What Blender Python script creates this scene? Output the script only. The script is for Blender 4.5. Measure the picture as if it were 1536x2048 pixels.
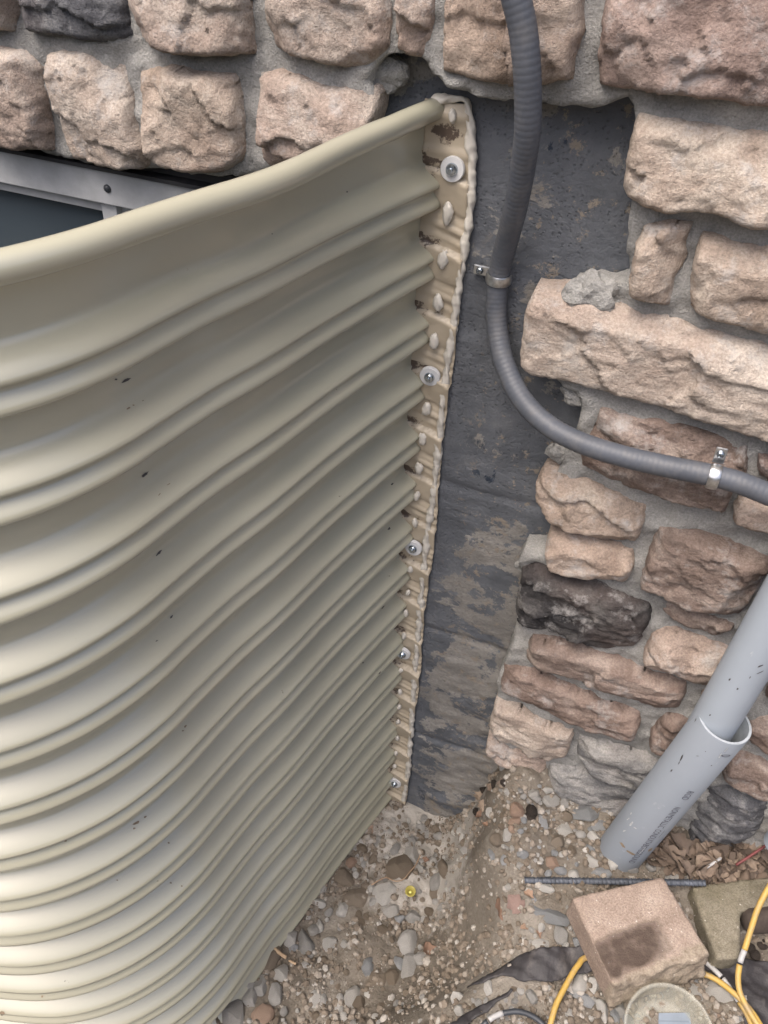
import bpy, bmesh, math, random
import numpy as np
from mathutils import Vector, Matrix, noise as mnoise
random.seed(7)
RNG = random.Random(11)
for o in list(bpy.data.objects):
    bpy.data.objects.remove(o)
S = bpy.context.scene
COL = S.collection

# ------------------------------------------------------------------ camera
FPX, IMG_W, IMG_H = 1622.58, 1536.0, 2048.0
ROT = np.array([[0.9333647658, 0.2664602332, -0.2404769387],
                [0.3555057556, -0.5939829140, 0.7216647114],
                [0.0494557545, -0.7590673502, -0.6491308699]])   # camera (right, down, forward) -> world
CAM = np.array([0.0, -0.7181, 1.27559])
cam = bpy.data.cameras.new('camera')
cam.sensor_fit = 'HORIZONTAL'
cam.sensor_width = 36.0
cam.lens = 36.0 * FPX / IMG_W
cam.clip_start, cam.clip_end = 0.01, 200.0
cam_o = bpy.data.objects.new('camera', cam)
m = Matrix.Identity(4)
for i in range(3):
    m[i][0], m[i][1], m[i][2], m[i][3] = ROT[i][0], -ROT[i][1], -ROT[i][2], CAM[i]
cam_o.matrix_world = m
COL.objects.link(cam_o)
S.camera = cam_o

# ------------------------------------------------------------------ light (overcast day)
SUN_EL, SUN_AZ = math.radians(62), math.radians(208)   # azimuth clockwise from +Y: behind and left of the camera
w = bpy.data.worlds.new('World')
S.world = w
w.use_nodes = True
nt = w.node_tree
nt.nodes.clear()
sky = nt.nodes.new('ShaderNodeTexSky')
sky.sky_type = 'NISHITA'
sky.sun_disc = False
sky.sun_elevation = SUN_EL
sky.sun_rotation = SUN_AZ
sky.air_density = 0.8
sky.dust_density = 7.0
sky.ozone_density = 0.4
bg = nt.nodes.new('ShaderNodeBackground')
bg.inputs['Strength'].default_value = 0.15
wo = nt.nodes.new('ShaderNodeOutputWorld')
nt.links.new(sky.outputs[0], bg.inputs[0])
nt.links.new(bg.outputs[0], wo.inputs[0])
sl = bpy.data.lights.new('sun', 'SUN')
sl.energy = 0.8
sl.angle = math.radians(40)
sl.color = (1.0, 0.985, 0.955)
so = bpy.data.objects.new('sun', sl)
sd = Vector((math.sin(SUN_AZ) * math.cos(SUN_EL), math.cos(SUN_AZ) * math.cos(SUN_EL), math.sin(SUN_EL)))
so.rotation_euler = (-sd).to_track_quat('-Z', 'Y').to_euler()
so.location = (0, -3, 5)
COL.objects.link(so)
S.view_settings.view_transform = 'Standard'
S.view_settings.look = 'None'
S.view_settings.gamma = 1.0
S.view_settings.use_curve_mapping = False
S.view_settings.exposure = 1.13


# ------------------------------------------------------------------ survey helpers: a sight line from the photo met with a real plane
def ray(px, py):
    return ROT @ np.array([(px - IMG_W / 2) / FPX, (py - IMG_H / 2) / FPX, 1.0])


def aty(px, py, y=0.0):
    r = ray(px, py)
    p = CAM + r * (y - CAM[1]) / r[1]
    return Vector(p)


def atz(px, py, z=0.0):
    r = ray(px, py)
    p = CAM + r * (z - CAM[2]) / r[2]
    return Vector(p)


def fbm(p, s, octv=4):
    return mnoise.fractal(Vector(p) * s, 1.0, 2.0, octv)


# ------------------------------------------------------------------ mesh helpers
class MB:
    def __init__(self):
        self.v, self.f = [], []

    def add(self, vs, fs):
        b = len(self.v)
        self.v += [tuple(p) for p in vs]
        self.f += [tuple(b + i for i in q) for q in fs]

    def box(self, x0, x1, y0, y1, z0, z1):
        vs = [(x, y, z) for x in (x0, x1) for y in (y0, y1) for z in (z0, z1)]
        self.add(vs, [(0, 1, 3, 2), (4, 6, 7, 5), (0, 4, 5, 1), (2, 3, 7, 6), (0, 2, 6, 4), (1, 5, 7, 3)])

    def grid(self, rows):
        n, mm = len(rows), len(rows[0])
        vs = [p for r in rows for p in r]
        fs = [(i * mm + j, i * mm + j + 1, (i + 1) * mm + j + 1, (i + 1) * mm + j) for i in range(n - 1) for j in range(mm - 1)]
        self.add(vs, fs)

    def tube(self, pts, rad, seg=12, caps=True, squash=None):
        pts = [Vector(p) for p in pts]
        n = len(pts)
        t0 = (pts[1] - pts[0]).normalized()
        up = Vector((0, 0, 1)) if abs(t0.z) < .9 else Vector((1, 0, 0))
        nrm = (up - t0 * up.dot(t0)).normalized()
        vs, fs = [], []
        for i, p in enumerate(pts):
            t = (pts[min(i + 1, n - 1)] - pts[max(i - 1, 0)]).normalized()
            nrm = (nrm - t * nrm.dot(t)).normalized()
            b = t.cross(nrm)
            for k in range(seg):
                a = 2 * math.pi * k / seg
                r = rad(i, a) if callable(rad) else rad
                d = nrm * math.cos(a) + b * math.sin(a)
                q = p + d * r
                if squash:
                    q = squash(q, p)
                vs.append(q)
        for i in range(n - 1):
            for k in range(seg):
                k2 = (k + 1) % seg
                fs.append((i * seg + k, i * seg + k2, (i + 1) * seg + k2, (i + 1) * seg + k))
        if caps:
            fs.append(tuple(range(seg - 1, -1, -1)))
            fs.append(tuple((n - 1) * seg + k for k in range(seg)))
        self.add(vs, fs)

    def lathe(self, prof, c, axis, seg=24, close=False):
        axis = Vector(axis).normalized()
        u = axis.orthogonal().normalized()
        v = axis.cross(u)
        c = Vector(c)
        vs, fs = [], []
        n = len(prof)
        for r, h in prof:
            for k in range(seg):
                a = 2 * math.pi * k / seg
                vs.append(c + axis * h + (u * math.cos(a) + v * math.sin(a)) * r)
        rng = n if close else n - 1
        for i in range(rng):
            i2 = (i + 1) % n
            for k in range(seg):
                k2 = (k + 1) % seg
                fs.append((i * seg + k, i * seg + k2, i2 * seg + k2, i2 * seg + k))
        self.add(vs, fs)

    def mesh(self, name, mat=None, smooth=True):
        me = bpy.data.meshes.new(name)
        me.from_pydata(self.v, [], self.f)
        me.update()
        if mat:
            me.materials.append(mat)
        if smooth:
            me.polygons.foreach_set('use_smooth', [True] * len(me.polygons))
        return me

    def build(self, name, mat=None, parent=None, smooth=True, sharp=None):
        me = self.mesh(name, mat, smooth)
        o = bpy.data.objects.new(name, me)
        COL.objects.link(o)
        if parent:
            o.parent = parent
        if sharp:
            try:
                me.set_sharp_from_angle(angle=math.radians(sharp))
            except Exception:
                pass
        return o


def fixnormals(o):
    bm = bmesh.new()
    bm.from_mesh(o.data)
    bmesh.ops.recalc_face_normals(bm, faces=bm.faces)
    bm.to_mesh(o.data)
    bm.free()


def bevel(o, wd, seg=2):
    md = o.modifiers.new('bevel', 'BEVEL')
    md.width = wd
    md.segments = seg
    md.limit_method = 'ANGLE'
    md.angle_limit = math.radians(40)


def tag(o, label=None, cat=None, group=None, kind=None):
    if label: o['label'] = label
    if cat: o['category'] = cat
    if group: o['group'] = group
    if kind: o['kind'] = kind
    return o


def thing(name, label, cat, group=None, loc=(0, 0, 0)):
    o = bpy.data.objects.new(name, None)
    o.empty_display_size = .05
    o.location = loc
    COL.objects.link(o)
    return tag(o, label, cat, group)


def smooth_path(pts, step):
    """Catmull-Rom through pts, resampled to an even step"""
    P = [Vector(p) for p in pts]
    P = [P[0] * 2 - P[1]] + P + [P[-1] * 2 - P[-2]]
    out = []
    for i in range(1, len(P) - 2):
        a, b, c, d = P[i - 1], P[i], P[i + 1], P[i + 2]
        for k in range(40):
            t = k / 40
            out.append(.5 * ((2 * b) + (c - a) * t + (2 * a - 5 * b + 4 * c - d) * t * t + (3 * b - a - 3 * c + d) * t ** 3))
    out.append(P[-2])
    res = [out[0]]
    acc = 0
    for i in range(1, len(out)):
        a, b = out[i - 1], out[i]
        L = (b - a).length
        while acc + L >= step:
            t = (step - acc) / L
            a = a.lerp(b, t)
            res.append(a.copy())
            L = (b - a).length
            acc = 0
        acc += L
    return res


# ------------------------------------------------------------------ materials
def new_mat(name):
    mt = bpy.data.materials.new(name)
    mt.use_nodes = True
    n = mt.node_tree
    b = n.nodes['Principled BSDF']
    return mt, n, b


def N(n, typ, **kw):
    x = n.nodes.new(typ)
    for k, v in kw.items():
        if k in x.inputs:
            x.inputs[k].default_value = v
        else:
            setattr(x, k, v)
    return x


def coords(n):
    return N(n, 'ShaderNodeTexCoord').outputs['Object']


def tnoise(n, vec, scale, detail=6, rough=.6, stretch=None, dist=0):
    if stretch:
        mp = N(n, 'ShaderNodeMapping')
        mp.inputs['Scale'].default_value = stretch
        n.links.new(vec, mp.inputs[0])
        vec = mp.outputs[0]
    x = N(n, 'ShaderNodeTexNoise')
    x.inputs['Scale'].default_value = scale
    x.inputs['Detail'].default_value = detail
    x.inputs['Roughness'].default_value = rough
    x.inputs['Distortion'].default_value = dist
    n.links.new(vec, x.inputs['Vector'])
    return x.outputs['Fac']


def ramp(n, fac, stops):
    x = N(n, 'ShaderNodeValToRGB')
    cr = x.color_ramp
    cr.elements[0].position, cr.elements[0].color = stops[0][0], (*stops[0][1], 1)
    cr.elements[1].position, cr.elements[1].color = stops[-1][0], (*stops[-1][1], 1)
    for p, c in stops[1:-1]:
        e = cr.elements.new(p)
        e.color = (*c, 1)
    n.links.new(fac, x.inputs[0])
    return x.outputs[0]


def step(n, fac, a, b):
    x = N(n, 'ShaderNodeMapRange')
    x.inputs['From Min'].default_value = a
    x.inputs['From Max'].default_value = b
    n.links.new(fac, x.inputs[0])
    return x.outputs[0]


def mix(n, fac, a, b, mode='MIX'):
    x = N(n, 'ShaderNodeMix', data_type='RGBA', blend_type=mode)
    for sock, val in ((0, fac), (6, a), (7, b)):
        if isinstance(val, (int, float)):
            x.inputs[sock].default_value = val
        elif isinstance(val, tuple):
            x.inputs[sock].default_value = (*val, 1)
        else:
            n.links.new(val, x.inputs[sock])
    return x.outputs[2]


def math2(n, op, a, b):
    x = N(n, 'ShaderNodeMath', operation=op)
    for i, val in enumerate((a, b)):
        if isinstance(val, (int, float)):
            x.inputs[i].default_value = val
        else:
            n.links.new(val, x.inputs[i])
    return x.outputs[0]


def bump(n, b, hs, dist=.002, strength=.6):
    prev = None
    for h, d in (hs if isinstance(hs, list) else [(hs, dist)]):
        x = N(n, 'ShaderNodeBump')
        x.inputs['Strength'].default_value = strength
        x.inputs['Distance'].default_value = d
        n.links.new(h, x.inputs['Height'])
        if prev:
            n.links.new(prev, x.inputs['Normal'])
        prev = x.outputs[0]
    n.links.new(prev, b.inputs['Normal'])


def stone_mat(name, dark, mid, light, strata=1.0):
    mt, n, b = new_mat(name)
    c = coords(n)
    big = tnoise(n, c, 14, 8, .62, (1, 1, strata), .6)
    col = ramp(n, big, [(.3, dark), (.48, mid), (.66, light)])
    sp = tnoise(n, c, 420, 4, .7)
    col = mix(n, .55, col, ramp(n, sp, [(.41, (.50, .49, .49)), (.59, (1.0, 1.0, 1.0))]), 'MULTIPLY')
    pink = tnoise(n, c, 5, 4, .5)
    col = mix(n, step(n, pink, .5, .72), col, mix(n, .30, col, (.38, .27, .225)))
    vein = tnoise(n, c, 26, 8, .7, (1, 1, strata + .3))
    col = mix(n, math2(n, 'MULTIPLY', step(n, vein, .56, .70), .45), col, mix(n, .5, dark, (.13, .12, .115)))
    dust = tnoise(n, c, 32, 9, .72)
    col = mix(n, math2(n, 'MULTIPLY', step(n, dust, .53, .68), .6), col, (.46, .455, .45))
    n.links.new(col, b.inputs['Base Color'])
    b.inputs['Roughness'].default_value = .93
    b.inputs['Specular IOR Level'].default_value = .2
    bump(n, b, [(tnoise(n, c, 95, 7, .7, (1, 1, strata + .013)), .006), (tnoise(n, c, 380, 4, .7), .0024)], strength=.75)
    return mt


M = {}
M['tan'] = stone_mat('tan_stone', (.275, .215, .18), (.405, .33, .283), (.52, .46, .405))
M['sand'] = stone_mat('sandy_stone', (.275, .218, .175), (.41, .338, .282), (.53, .47, .405))
M['rose'] = stone_mat('rose_stone', (.17, .125, .11), (.28, .215, .19), (.40, .325, .29))
M['brown'] = stone_mat('brown_stone', (.135, .102, .086), (.235, .182, .157), (.365, .305, .268), 2.2)
M['cream'] = stone_mat('cream_stone', (.30, .245, .205), (.445, .378, .325), (.565, .505, .445), 1.4)
M['slate'] = stone_mat('slate_stone', (.05, .052, .06), (.115, .118, .13), (.23, .235, .24), 1.6)
M['black'] = stone_mat('black_stone', (.018, .018, .02), (.06, .058, .06), (.17, .165, .16), 1.6)
M['grey'] = stone_mat('grey_stone', (.11, .115, .125), (.24, .24, .24), (.43, .42, .40), 3.0)


def simple(name, col, rough=.6, metal=0, var=.25, vscale=60, bscale=None, bdist=.001, spec=.5):
    mt, n, b = new_mat(name)
    c = coords(n)
    dk = tuple(x * (1 - var) for x in col)
    lt = tuple(min(1, x * (1 + var)) for x in col)
    cc = ramp(n, tnoise(n, c, vscale, 6, .65), [(.3, dk), (.7, lt)])
    n.links.new(cc, b.inputs['Base Color'])
    b.inputs['Roughness'].default_value = rough
    b.inputs['Metallic'].default_value = metal
    b.inputs['Specular IOR Level'].default_value = spec
    if bscale:
        bump(n, b, tnoise(n, c, bscale, 6, .65), bdist)
    return mt


def mortar_mat():
    mt, n, b = new_mat('mortar')
    c = coords(n)
    col = ramp(n, tnoise(n, c, 11, 7, .6), [(.3, (.23, .23, .225)), (.5, (.33, .33, .32)), (.7, (.43, .425, .41))])
    grain = tnoise(n, c, 520, 3, .6)
    col = mix(n, .5, col, ramp(n, grain, [(.33, (.4, .4, .4)), (.66, (1, 1, 1))]), 'MULTIPLY')
    n.links.new(col, b.inputs['Base Color'])
    b.inputs['Roughness'].default_value = .95
    b.inputs['Specular IOR Level'].default_value = .15
    bump(n, b, [(tnoise(n, c, 75, 7, .7), .006), (grain, .002)], strength=.75)
    return mt


M['mortar'] = mortar_mat()


def foundation_mat():
    """concrete with a worn bituminous coat: whole at the top and beside the well, patchy lower down"""
    mt, n, b = new_mat('tarred_concrete')
    c = coords(n)
    xyz = N(n, 'ShaderNodeSeparateXYZ')
    n.links.new(c, xyz.inputs[0])
    conc = ramp(n, tnoise(n, c, 9, 9, .65, (1, 1, 2.0), .5), [(.32, (.15, .146, .14)), (.5, (.225, .218, .206)), (.68, (.32, .312, .296))])
    conc = mix(n, .45, conc, ramp(n, tnoise(n, c, 300, 4, .6), [(.3, (.5, .5, .5)), (.7, (1, 1, 1))]), 'MULTIPLY')
    tan = tnoise(n, c, 24, 6, .7, (1, 1, 1.6))
    conc = mix(n, step(n, tan, .58, .68), conc, (.25, .21, .168))
    tar = ramp(n, tnoise(n, c, 18, 8, .6), [(.3, (.078, .086, .099)), (.55, (.109, .119, .135)), (.75, (.16, .168, .18))])
    tar = mix(n, .45, tar, ramp(n, tnoise(n, c, 34, 7, .65, (1, 1, .16)), [(.35, (.76, .77, .79)), (.65, (1.06, 1.06, 1.08))]), 'MULTIPLY')
    wear = tnoise(n, c, 10, 14, .74, (1, 1, 1.2), .25)
    low = step(n, xyz.outputs[2], .86, .45)                       # the coat was worn off more towards the footing
    away = step(n, xyz.outputs[0], -.165, -.125)                  # a clean coated strip runs along the well flange
    thr = math2(n, 'ADD', wear, math2(n, 'MULTIPLY', math2(n, 'SUBTRACT', math2(n, 'MULTIPLY', low, away), 1.0), .10))
    col = mix(n, step(n, thr, .465, .485), tar, conc)
    fleck = tnoise(n, c, 46, 9, .75)
    fl2 = math2(n, 'MULTIPLY', step(n, fleck, .575, .60), away)
    col = mix(n, fl2, col, (.21, .185, .155))
    blue = tnoise(n, c, 19, 8, .7, (1, 1, .7))
    col = mix(n, math2(n, 'MULTIPLY', step(n, blue, .63, .65), away), col, (.022, .033, .052))
    n.links.new(col, b.inputs['Base Color'])
    b.inputs['Roughness'].default_value = .72
    b.inputs['Specular IOR Level'].default_value = .35
    vor = N(n, 'ShaderNodeTexVoronoi')
    vor.inputs['Scale'].default_value = 260
    n.links.new(c, vor.inputs['Vector'])
    pits = math2(n, 'MAXIMUM', step(n, vor.outputs['Distance'], .12, .3), step(n, tnoise(n, c, 28, 5, .6), .52, .46))
    bump(n, b, [(thr, .008), (pits, .0016), (tnoise(n, c, 160, 5, .6), .002)], strength=.75)
    return mt


M['found'] = foundation_mat()


def paint_mat():
    mt, n, b = new_mat('beige_enamel')
    c = coords(n)
    base = ramp(n, tnoise(n, c, 5, 4, .5), [(.35, (.345, .338, .262)), (.65, (.375, .367, .287))])
    # scuffs and chips down to dark primer
    chip = tnoise(n, c, 60, 3, .5, (1, 1, 3))
    chip2 = tnoise(n, c, 7, 3, .5)
    mk = math2(n, 'MULTIPLY', step(n, chip, .765, .785), step(n, chip2, .5, .55))
    col = mix(n, mk, base, (.05, .048, .05))
    dirt = tnoise(n, c, 120, 6, .75)
    col = mix(n, math2(n, 'MULTIPLY', step(n, dirt, .70, .76), .6), col, (.16, .12, .08))
    film = tnoise(n, c, 3, 5, .6)
    col = mix(n, math2(n, 'MULTIPLY', step(n, film, .45, .75), .08), col, (.50, .49, .45))
    n.links.new(col, b.inputs['Base Color'])
    rg = ramp(n, tnoise(n, c, 26, 6, .6), [(.3, (.32, .32, .32)), (.7, (.40, .40, .40))])
    n.links.new(rg, b.inputs['Roughness'])
    b.inputs['Specular IOR Level'].default_value = .6
    b.inputs['Coat Weight'].default_value = 1.0
    b.inputs['Coat Roughness'].default_value = .20
    b.inputs['Coat IOR'].default_value = 1.6
    bump(n, b, tnoise(n, c, 30, 3, .5), .0005, .2)
    return mt


M['paint'] = paint_mat()


def flange_mat():
    mt, n, b = new_mat('flange_enamel')
    c = coords(n)
    base = ramp(n, tnoise(n, c, 20, 4, .5), [(.35, (.36, .31, .235)), (.65, (.43, .375, .29))])
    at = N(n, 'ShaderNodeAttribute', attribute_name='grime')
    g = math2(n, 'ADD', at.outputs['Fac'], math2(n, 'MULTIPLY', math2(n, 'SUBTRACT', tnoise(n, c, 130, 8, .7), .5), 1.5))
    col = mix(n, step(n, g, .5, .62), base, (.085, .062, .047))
    n.links.new(col, b.inputs['Base Color'])
    b.inputs['Roughness'].default_value = .45
    bump(n, b, tnoise(n, c, 200, 5, .6), .0006, .4)
    return mt


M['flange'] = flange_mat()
M['caulk'] = simple('caulk', (.50, .48, .435), .38, var=.08, vscale=80, bscale=160, bdist=.0007)
M['sheath'] = simple('grey_sheath', (.105, .11, .125), .5, var=.22, vscale=45, bscale=300, bdist=.0004)
M['galv'] = simple('galvanised_steel', (.55, .56, .57), .32, 1.0, .3, 160, 200, .0006)
M['zinc'] = simple('zinc_bolt', (.42, .47, .52), .25, 1.0, .25, 300)
M['washer'] = simple('white_nylon', (.52, .53, .54), .5, var=.05)
M['alu'] = simple('mill_aluminium', (.37, .385, .40), .45, .0, .14, 40, 120, .0004)
M['darkgap'] = simple('dark_flashing', (.035, .036, .04), .6, var=.2)
M['rebar'] = simple('rebar_steel', (.075, .085, .105), .55, .45, .35, 120, 200, .0008)
M['fabric'] = None
M['yellow'] = simple('yellow_jacket', (.52, .33, .07), .5, var=.25, vscale=35, bscale=200, bdist=.0004)
def dirty(name, col, dirt, amt=.5):
    mt, n, b = new_mat(name)
    c = coords(n)
    k = tnoise(n, c, 55, 8, .7)
    cc = mix(n, math2(n, 'MULTIPLY', step(n, k, .46, .66), amt), ramp(n, tnoise(n, c, 30, 4, .6), [(.3, tuple(x * .8 for x in col)), (.7, col)]), dirt)
    n.links.new(cc, b.inputs['Base Color'])
    b.inputs['Roughness'].default_value = .55
    bump(n, b, k, .0004, .5)
    return mt


M['yellow'] = dirty('yellow_jacket', (.44, .29, .07), (.24, .19, .13), .85)
M['sheath'] = dirty('grey_sheath', (.07, .079, .098), (.14, .137, .135), .35)
M['greycord'] = simple('grey_jacket', (.34, .34, .34), .55, var=.2, vscale=60)
M['blackcord'] = simple('black_jacket', (.035, .04, .048), .45, var=.3, vscale=50)
M['log'] = simple('dark_wood', (.055, .042, .034), .85, var=.4, vscale=50, bscale=140, bdist=.003)
M['stick'] = simple('pale_stick', (.40, .29, .19), .8, var=.25, vscale=60, bscale=200)
M['root'] = simple('root_fibre', (.30, .21, .14), .85, var=.2)
M['redstem'] = simple('red_stem', (.13, .03, .03), .6, var=.3, vscale=80)


def pvc_mat(name, col):
    mt, n, b = new_mat(name)
    c = coords(n)
    base = mix(n, .5, ramp(n, tnoise(n, c, 9, 5, .6), [(.3, tuple(x * .9 for x in col)), (.7, tuple(x * 1.08 for x in col))]), col)
    scuff = tnoise(n, c, 70, 4, .6, (1, 1, .3))
    col2 = mix(n, step(n, scuff, .765, .78), base, (.06, .065, .075))
    pale = tnoise(n, c, 40, 9, .8, (1, 1, .5))
    col2 = mix(n, math2(n, 'MULTIPLY', step(n, pale, .62, .7), .45), col2, (.55, .56, .57))
    n.links.new(col2, b.inputs['Base Color'])
    b.inputs['Roughness'].default_value = .48
    bump(n, b, tnoise(n, c, 120, 4, .6), .0004, .3)
    return mt


M['pvc'] = pvc_mat('grey_pvc', (.205, .232, .268))
M['pvc2'] = pvc_mat('pale_grey_pvc', (.28, .32, .37))
M['pvcrim'] = simple('cut_pvc', (.30, .33, .36), .6, var=.2)
M['ink'] = simple('black_ink', (.05, .052, .075), .6, var=.2)


def soil_mat():
    mt, n, b = new_mat('soil')
    c = coords(n)
    xyz = N(n, 'ShaderNodeSeparateXYZ')
    n.links.new(c, xyz.inputs[0])
    col = ramp(n, tnoise(n, c, 7, 9, .62, None, .5), [(.32, (.135, .117, .097)), (.5, (.20, .178, .15)), (.68, (.285, .262, .23))])
    col = mix(n, .6, col, ramp(n, tnoise(n, c, 240, 6, .7), [(.3, (.45, .45, .45)), (.7, (1, 1, 1))]), 'MULTIPLY')
    peb = tnoise(n, c, 95, 3, .5)
    col = mix(n, step(n, peb, .66, .69), col, (.29, .27, .24))
    # pale mortar dust spilt at the foot of the wall
    vm = N(n, 'ShaderNodeVectorMath', operation='DISTANCE')
    vm.inputs[1].default_value = (-.09, -.05, .04)
    n.links.new(c, vm.inputs[0])
    dz = step(n, vm.outputs['Value'], .19, .04)
    dn = math2(n, 'ADD', dz, math2(n, 'MULTIPLY', math2(n, 'SUBTRACT', tnoise(n, c, 45, 9, .7), .5), 1.6))
    col = mix(n, math2(n, 'MULTIPLY', step(n, dn, .18, .6), .88), col, (.40, .38, .35))
    n.links.new(col, b.inputs['Base Color'])
    b.inputs['Roughness'].default_value = .97
    b.inputs['Specular IOR Level'].default_value = .12
    bump(n, b, [(tnoise(n, c, 60, 7, .7), .006), (tnoise(n, c, 260, 5, .7), .0025)], strength=.75)
    return mt


M['soil'] = soil_mat()


def rock_mat(name, stops, sc=60):
    mt, n, b = new_mat(name)
    c = coords(n)
    oi = N(n, 'ShaderNodeObjectInfo')
    off = N(n, 'ShaderNodeVectorMath', operation='ADD')
    n.links.new(c, off.inputs[0])
    n.links.new(oi.outputs['Random'], off.inputs[1])
    c = off.outputs[0]
    fac = math2(n, 'ADD', math2(n, 'MULTIPLY', tnoise(n, c, sc, 7, .65), .75), math2(n, 'MULTIPLY', oi.outputs['Random'], .25))
    col = ramp(n, fac, stops)
    soilm = tnoise(n, c, 45, 7, .7)
    col = mix(n, math2(n, 'MULTIPLY', step(n, soilm, .50, .66), .7), col, (.185, .155, .125))
    col = mix(n, .45, col, ramp(n, tnoise(n, c, 350, 5, .7), [(.3, (.5, .5, .5)), (.7, (1, 1, 1))]), 'MULTIPLY')
    n.links.new(col, b.inputs['Base Color'])
    b.inputs['Roughness'].default_value = .92
    b.inputs['Specular IOR Level'].default_value = .2
    bump(n, b, [(tnoise(n, c, 160, 6, .7), .003), (tnoise(n, c, 600, 4, .7), .001)], strength=.75)
    return mt


M['rk_grey'] = rock_mat('limestone_grey', [(.3, (.25, .247, .238)), (.5, (.385, .38, .365)), (.7, (.54, .53, .51))])
M['rk_white'] = rock_mat('limestone_pale', [(.3, (.32, .31, .292)), (.5, (.47, .46, .435)), (.7, (.62, .61, .585))])
M['rk_blue'] = rock_mat('bluestone', [(.3, (.20, .215, .225)), (.5, (.30, .315, .33)), (.7, (.43, .445, .46))])
M['rk_brown'] = rock_mat('clay_lump', [(.3, (.135, .108, .08)), (.5, (.20, .165, .128)), (.7, (.29, .25, .205))])
M['rk_pink'] = rock_mat('pink_pebble', [(.3, (.24, .155, .115)), (.5, (.36, .26, .20)), (.7, (.46, .37, .30))])
M['rk_dark'] = rock_mat('dark_clod', [(.3, (.012, .010, .009)), (.5, (.025, .02, .018)), (.7, (.05, .04, .035))])


def leaf_mat(name, a, b_, c_):
    mt, n, b = new_mat(name)
    c = coords(n)
    oi = N(n, 'ShaderNodeObjectInfo')
    fac = math2(n, 'ADD', math2(n, 'MULTIPLY', tnoise(n, c, 70, 6, .65), .6), math2(n, 'MULTIPLY', oi.outputs['Random'], .4))
    n.links.new(ramp(n, fac, [(.25, a), (.5, b_), (.75, c_)]), b.inputs['Base Color'])
    b.inputs['Roughness'].default_value = .75
    bump(n, b, tnoise(n, c, 250, 5, .6), .001)
    return mt


M['leaf'] = leaf_mat('dry_leaf', (.08, .062, .05), (.17, .127, .097), (.30, .24, .185))
M['leaf_orange'] = leaf_mat('orange_leaf', (.14, .085, .06), (.23, .145, .10), (.33, .23, .165))
M['leaf_red'] = leaf_mat('red_leaf', (.13, .085, .075), (.21, .145, .125), (.30, .23, .20))


def fabric_mat():
    mt, n, b = new_mat('weed_fabric')
    c = coords(n)
    col = ramp(n, tnoise(n, c, 40, 8, .7, (1, .35, 1)), [(.3, (.014, .013, .015)), (.55, (.03, .028, .031)), (.72, (.09, .082, .078))])
    n.links.new(col, b.inputs['Base Color'])
    b.inputs['Roughness'].default_value = .65
    bump(n, b, [(tnoise(n, c, 50, 6, .6, (1, .3, 1)), .004), (tnoise(n, c, 500, 3, .5), .0006)])
    return mt


M['fabric'] = fabric_mat()


def paver_mat(name, a, b_, c_, stain=None):
    mt, n, b = new_mat(name)
    c = coords(n)
    col = ramp(n, tnoise(n, c, 22, 7, .6), [(.3, a), (.5, b_), (.7, c_)])
    sp = tnoise(n, c, 480, 3, .6)
    col = mix(n, .6, col, ramp(n, sp, [(.32, (.38, .37, .36)), (.66, (1, 1, 1))]), 'MULTIPLY')
    wh = tnoise(n, c, 210, 3, .6)
    col = mix(n, step(n, wh, .69, .71), col, (.55, .52, .48))
    if stain:
        at = N(n, 'ShaderNodeAttribute', attribute_name='stain')
        s = math2(n, 'ADD', at.outputs['Fac'], math2(n, 'MULTIPLY', math2(n, 'SUBTRACT', tnoise(n, c, 60, 8, .7), .5), 1.1))
        col = mix(n, math2(n, 'MULTIPLY', step(n, s, .22, .95), .86), col, (.045, .032, .026))
        at2 = N(n, 'ShaderNodeAttribute', attribute_name='split')
        col = mix(n, at2.outputs['Fac'], col, mix(n, .6, col, ramp(n, tnoise(n, c, 120, 6, .7), [(.3, (.12, .10, .07)), (.7, (.36, .32, .25))])))
    n.links.new(col, b.inputs['Base Color'])
    b.inputs['Roughness'].default_value = .95
    b.inputs['Specular IOR Level'].default_value = .15
    bump(n, b, [(sp, .0015), (tnoise(n, c, 130, 7, .7), .002)], strength=.8)
    return mt


M['paver'] = paver_mat('pink_paver', (.245, .19, .158), (.33, .262, .22), (.41, .34, .29), True)
M['paver2'] = paver_mat('mossy_paver', (.15, .135, .095), (.21, .19, .145), (.28, .255, .205))


def glass_mat():
    mt, n, b = new_mat('dark_window_glass')
    b.inputs['Base Color'].default_value = (.055, .072, .088, 1)
    b.inputs['Roughness'].default_value = .04
    b.inputs['Specular IOR Level'].default_value = 1.0
    c = coords(n)
    n.links.new(ramp(n, tnoise(n, c, 30, 8, .8), [(.4, (.015, .015, .015)), (.75, (.07, .07, .07))]), b.inputs['Roughness'])
    return mt


M['glass'] = glass_mat()


def plastic_clear(name, tint, dens):
    mt, n, b = new_mat(name)
    out = n.nodes['Material Output']
    tr = N(n, 'ShaderNodeBsdfTransparent')
    tr.inputs[0].default_value = (*tint, 1)
    b.inputs['Base Color'].default_value = (*[x * .8 for x in tint], 1)
    b.inputs['Roughness'].default_value = .18
    mx = N(n, 'ShaderNodeMixShader')
    mx.inputs[0].default_value = dens
    n.links.new(tr.outputs[0], mx.inputs[1])
    n.links.new(b.outputs[0], mx.inputs[2])
    n.links.new(mx.outputs[0], out.inputs['Surface'])
    return mt


M['cup'] = plastic_clear('clear_plastic', (.93, .93, .88), .16)
M['cap_clear'] = plastic_clear('milky_plastic', (.9, .92, .95), .55)
M['capyellow'] = plastic_clear('yellow_plastic', (.48, .42, .10), .70)
M['label'] = simple('pale_blue_label', (.15, .18, .22), .8, var=.1)
M['labelink'] = simple('label_ink', (.10, .13, .17), .5, var=.1)

# ------------------------------------------------------------------ ground: pit on the left, raised bank on the right
CTRL = []


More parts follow.
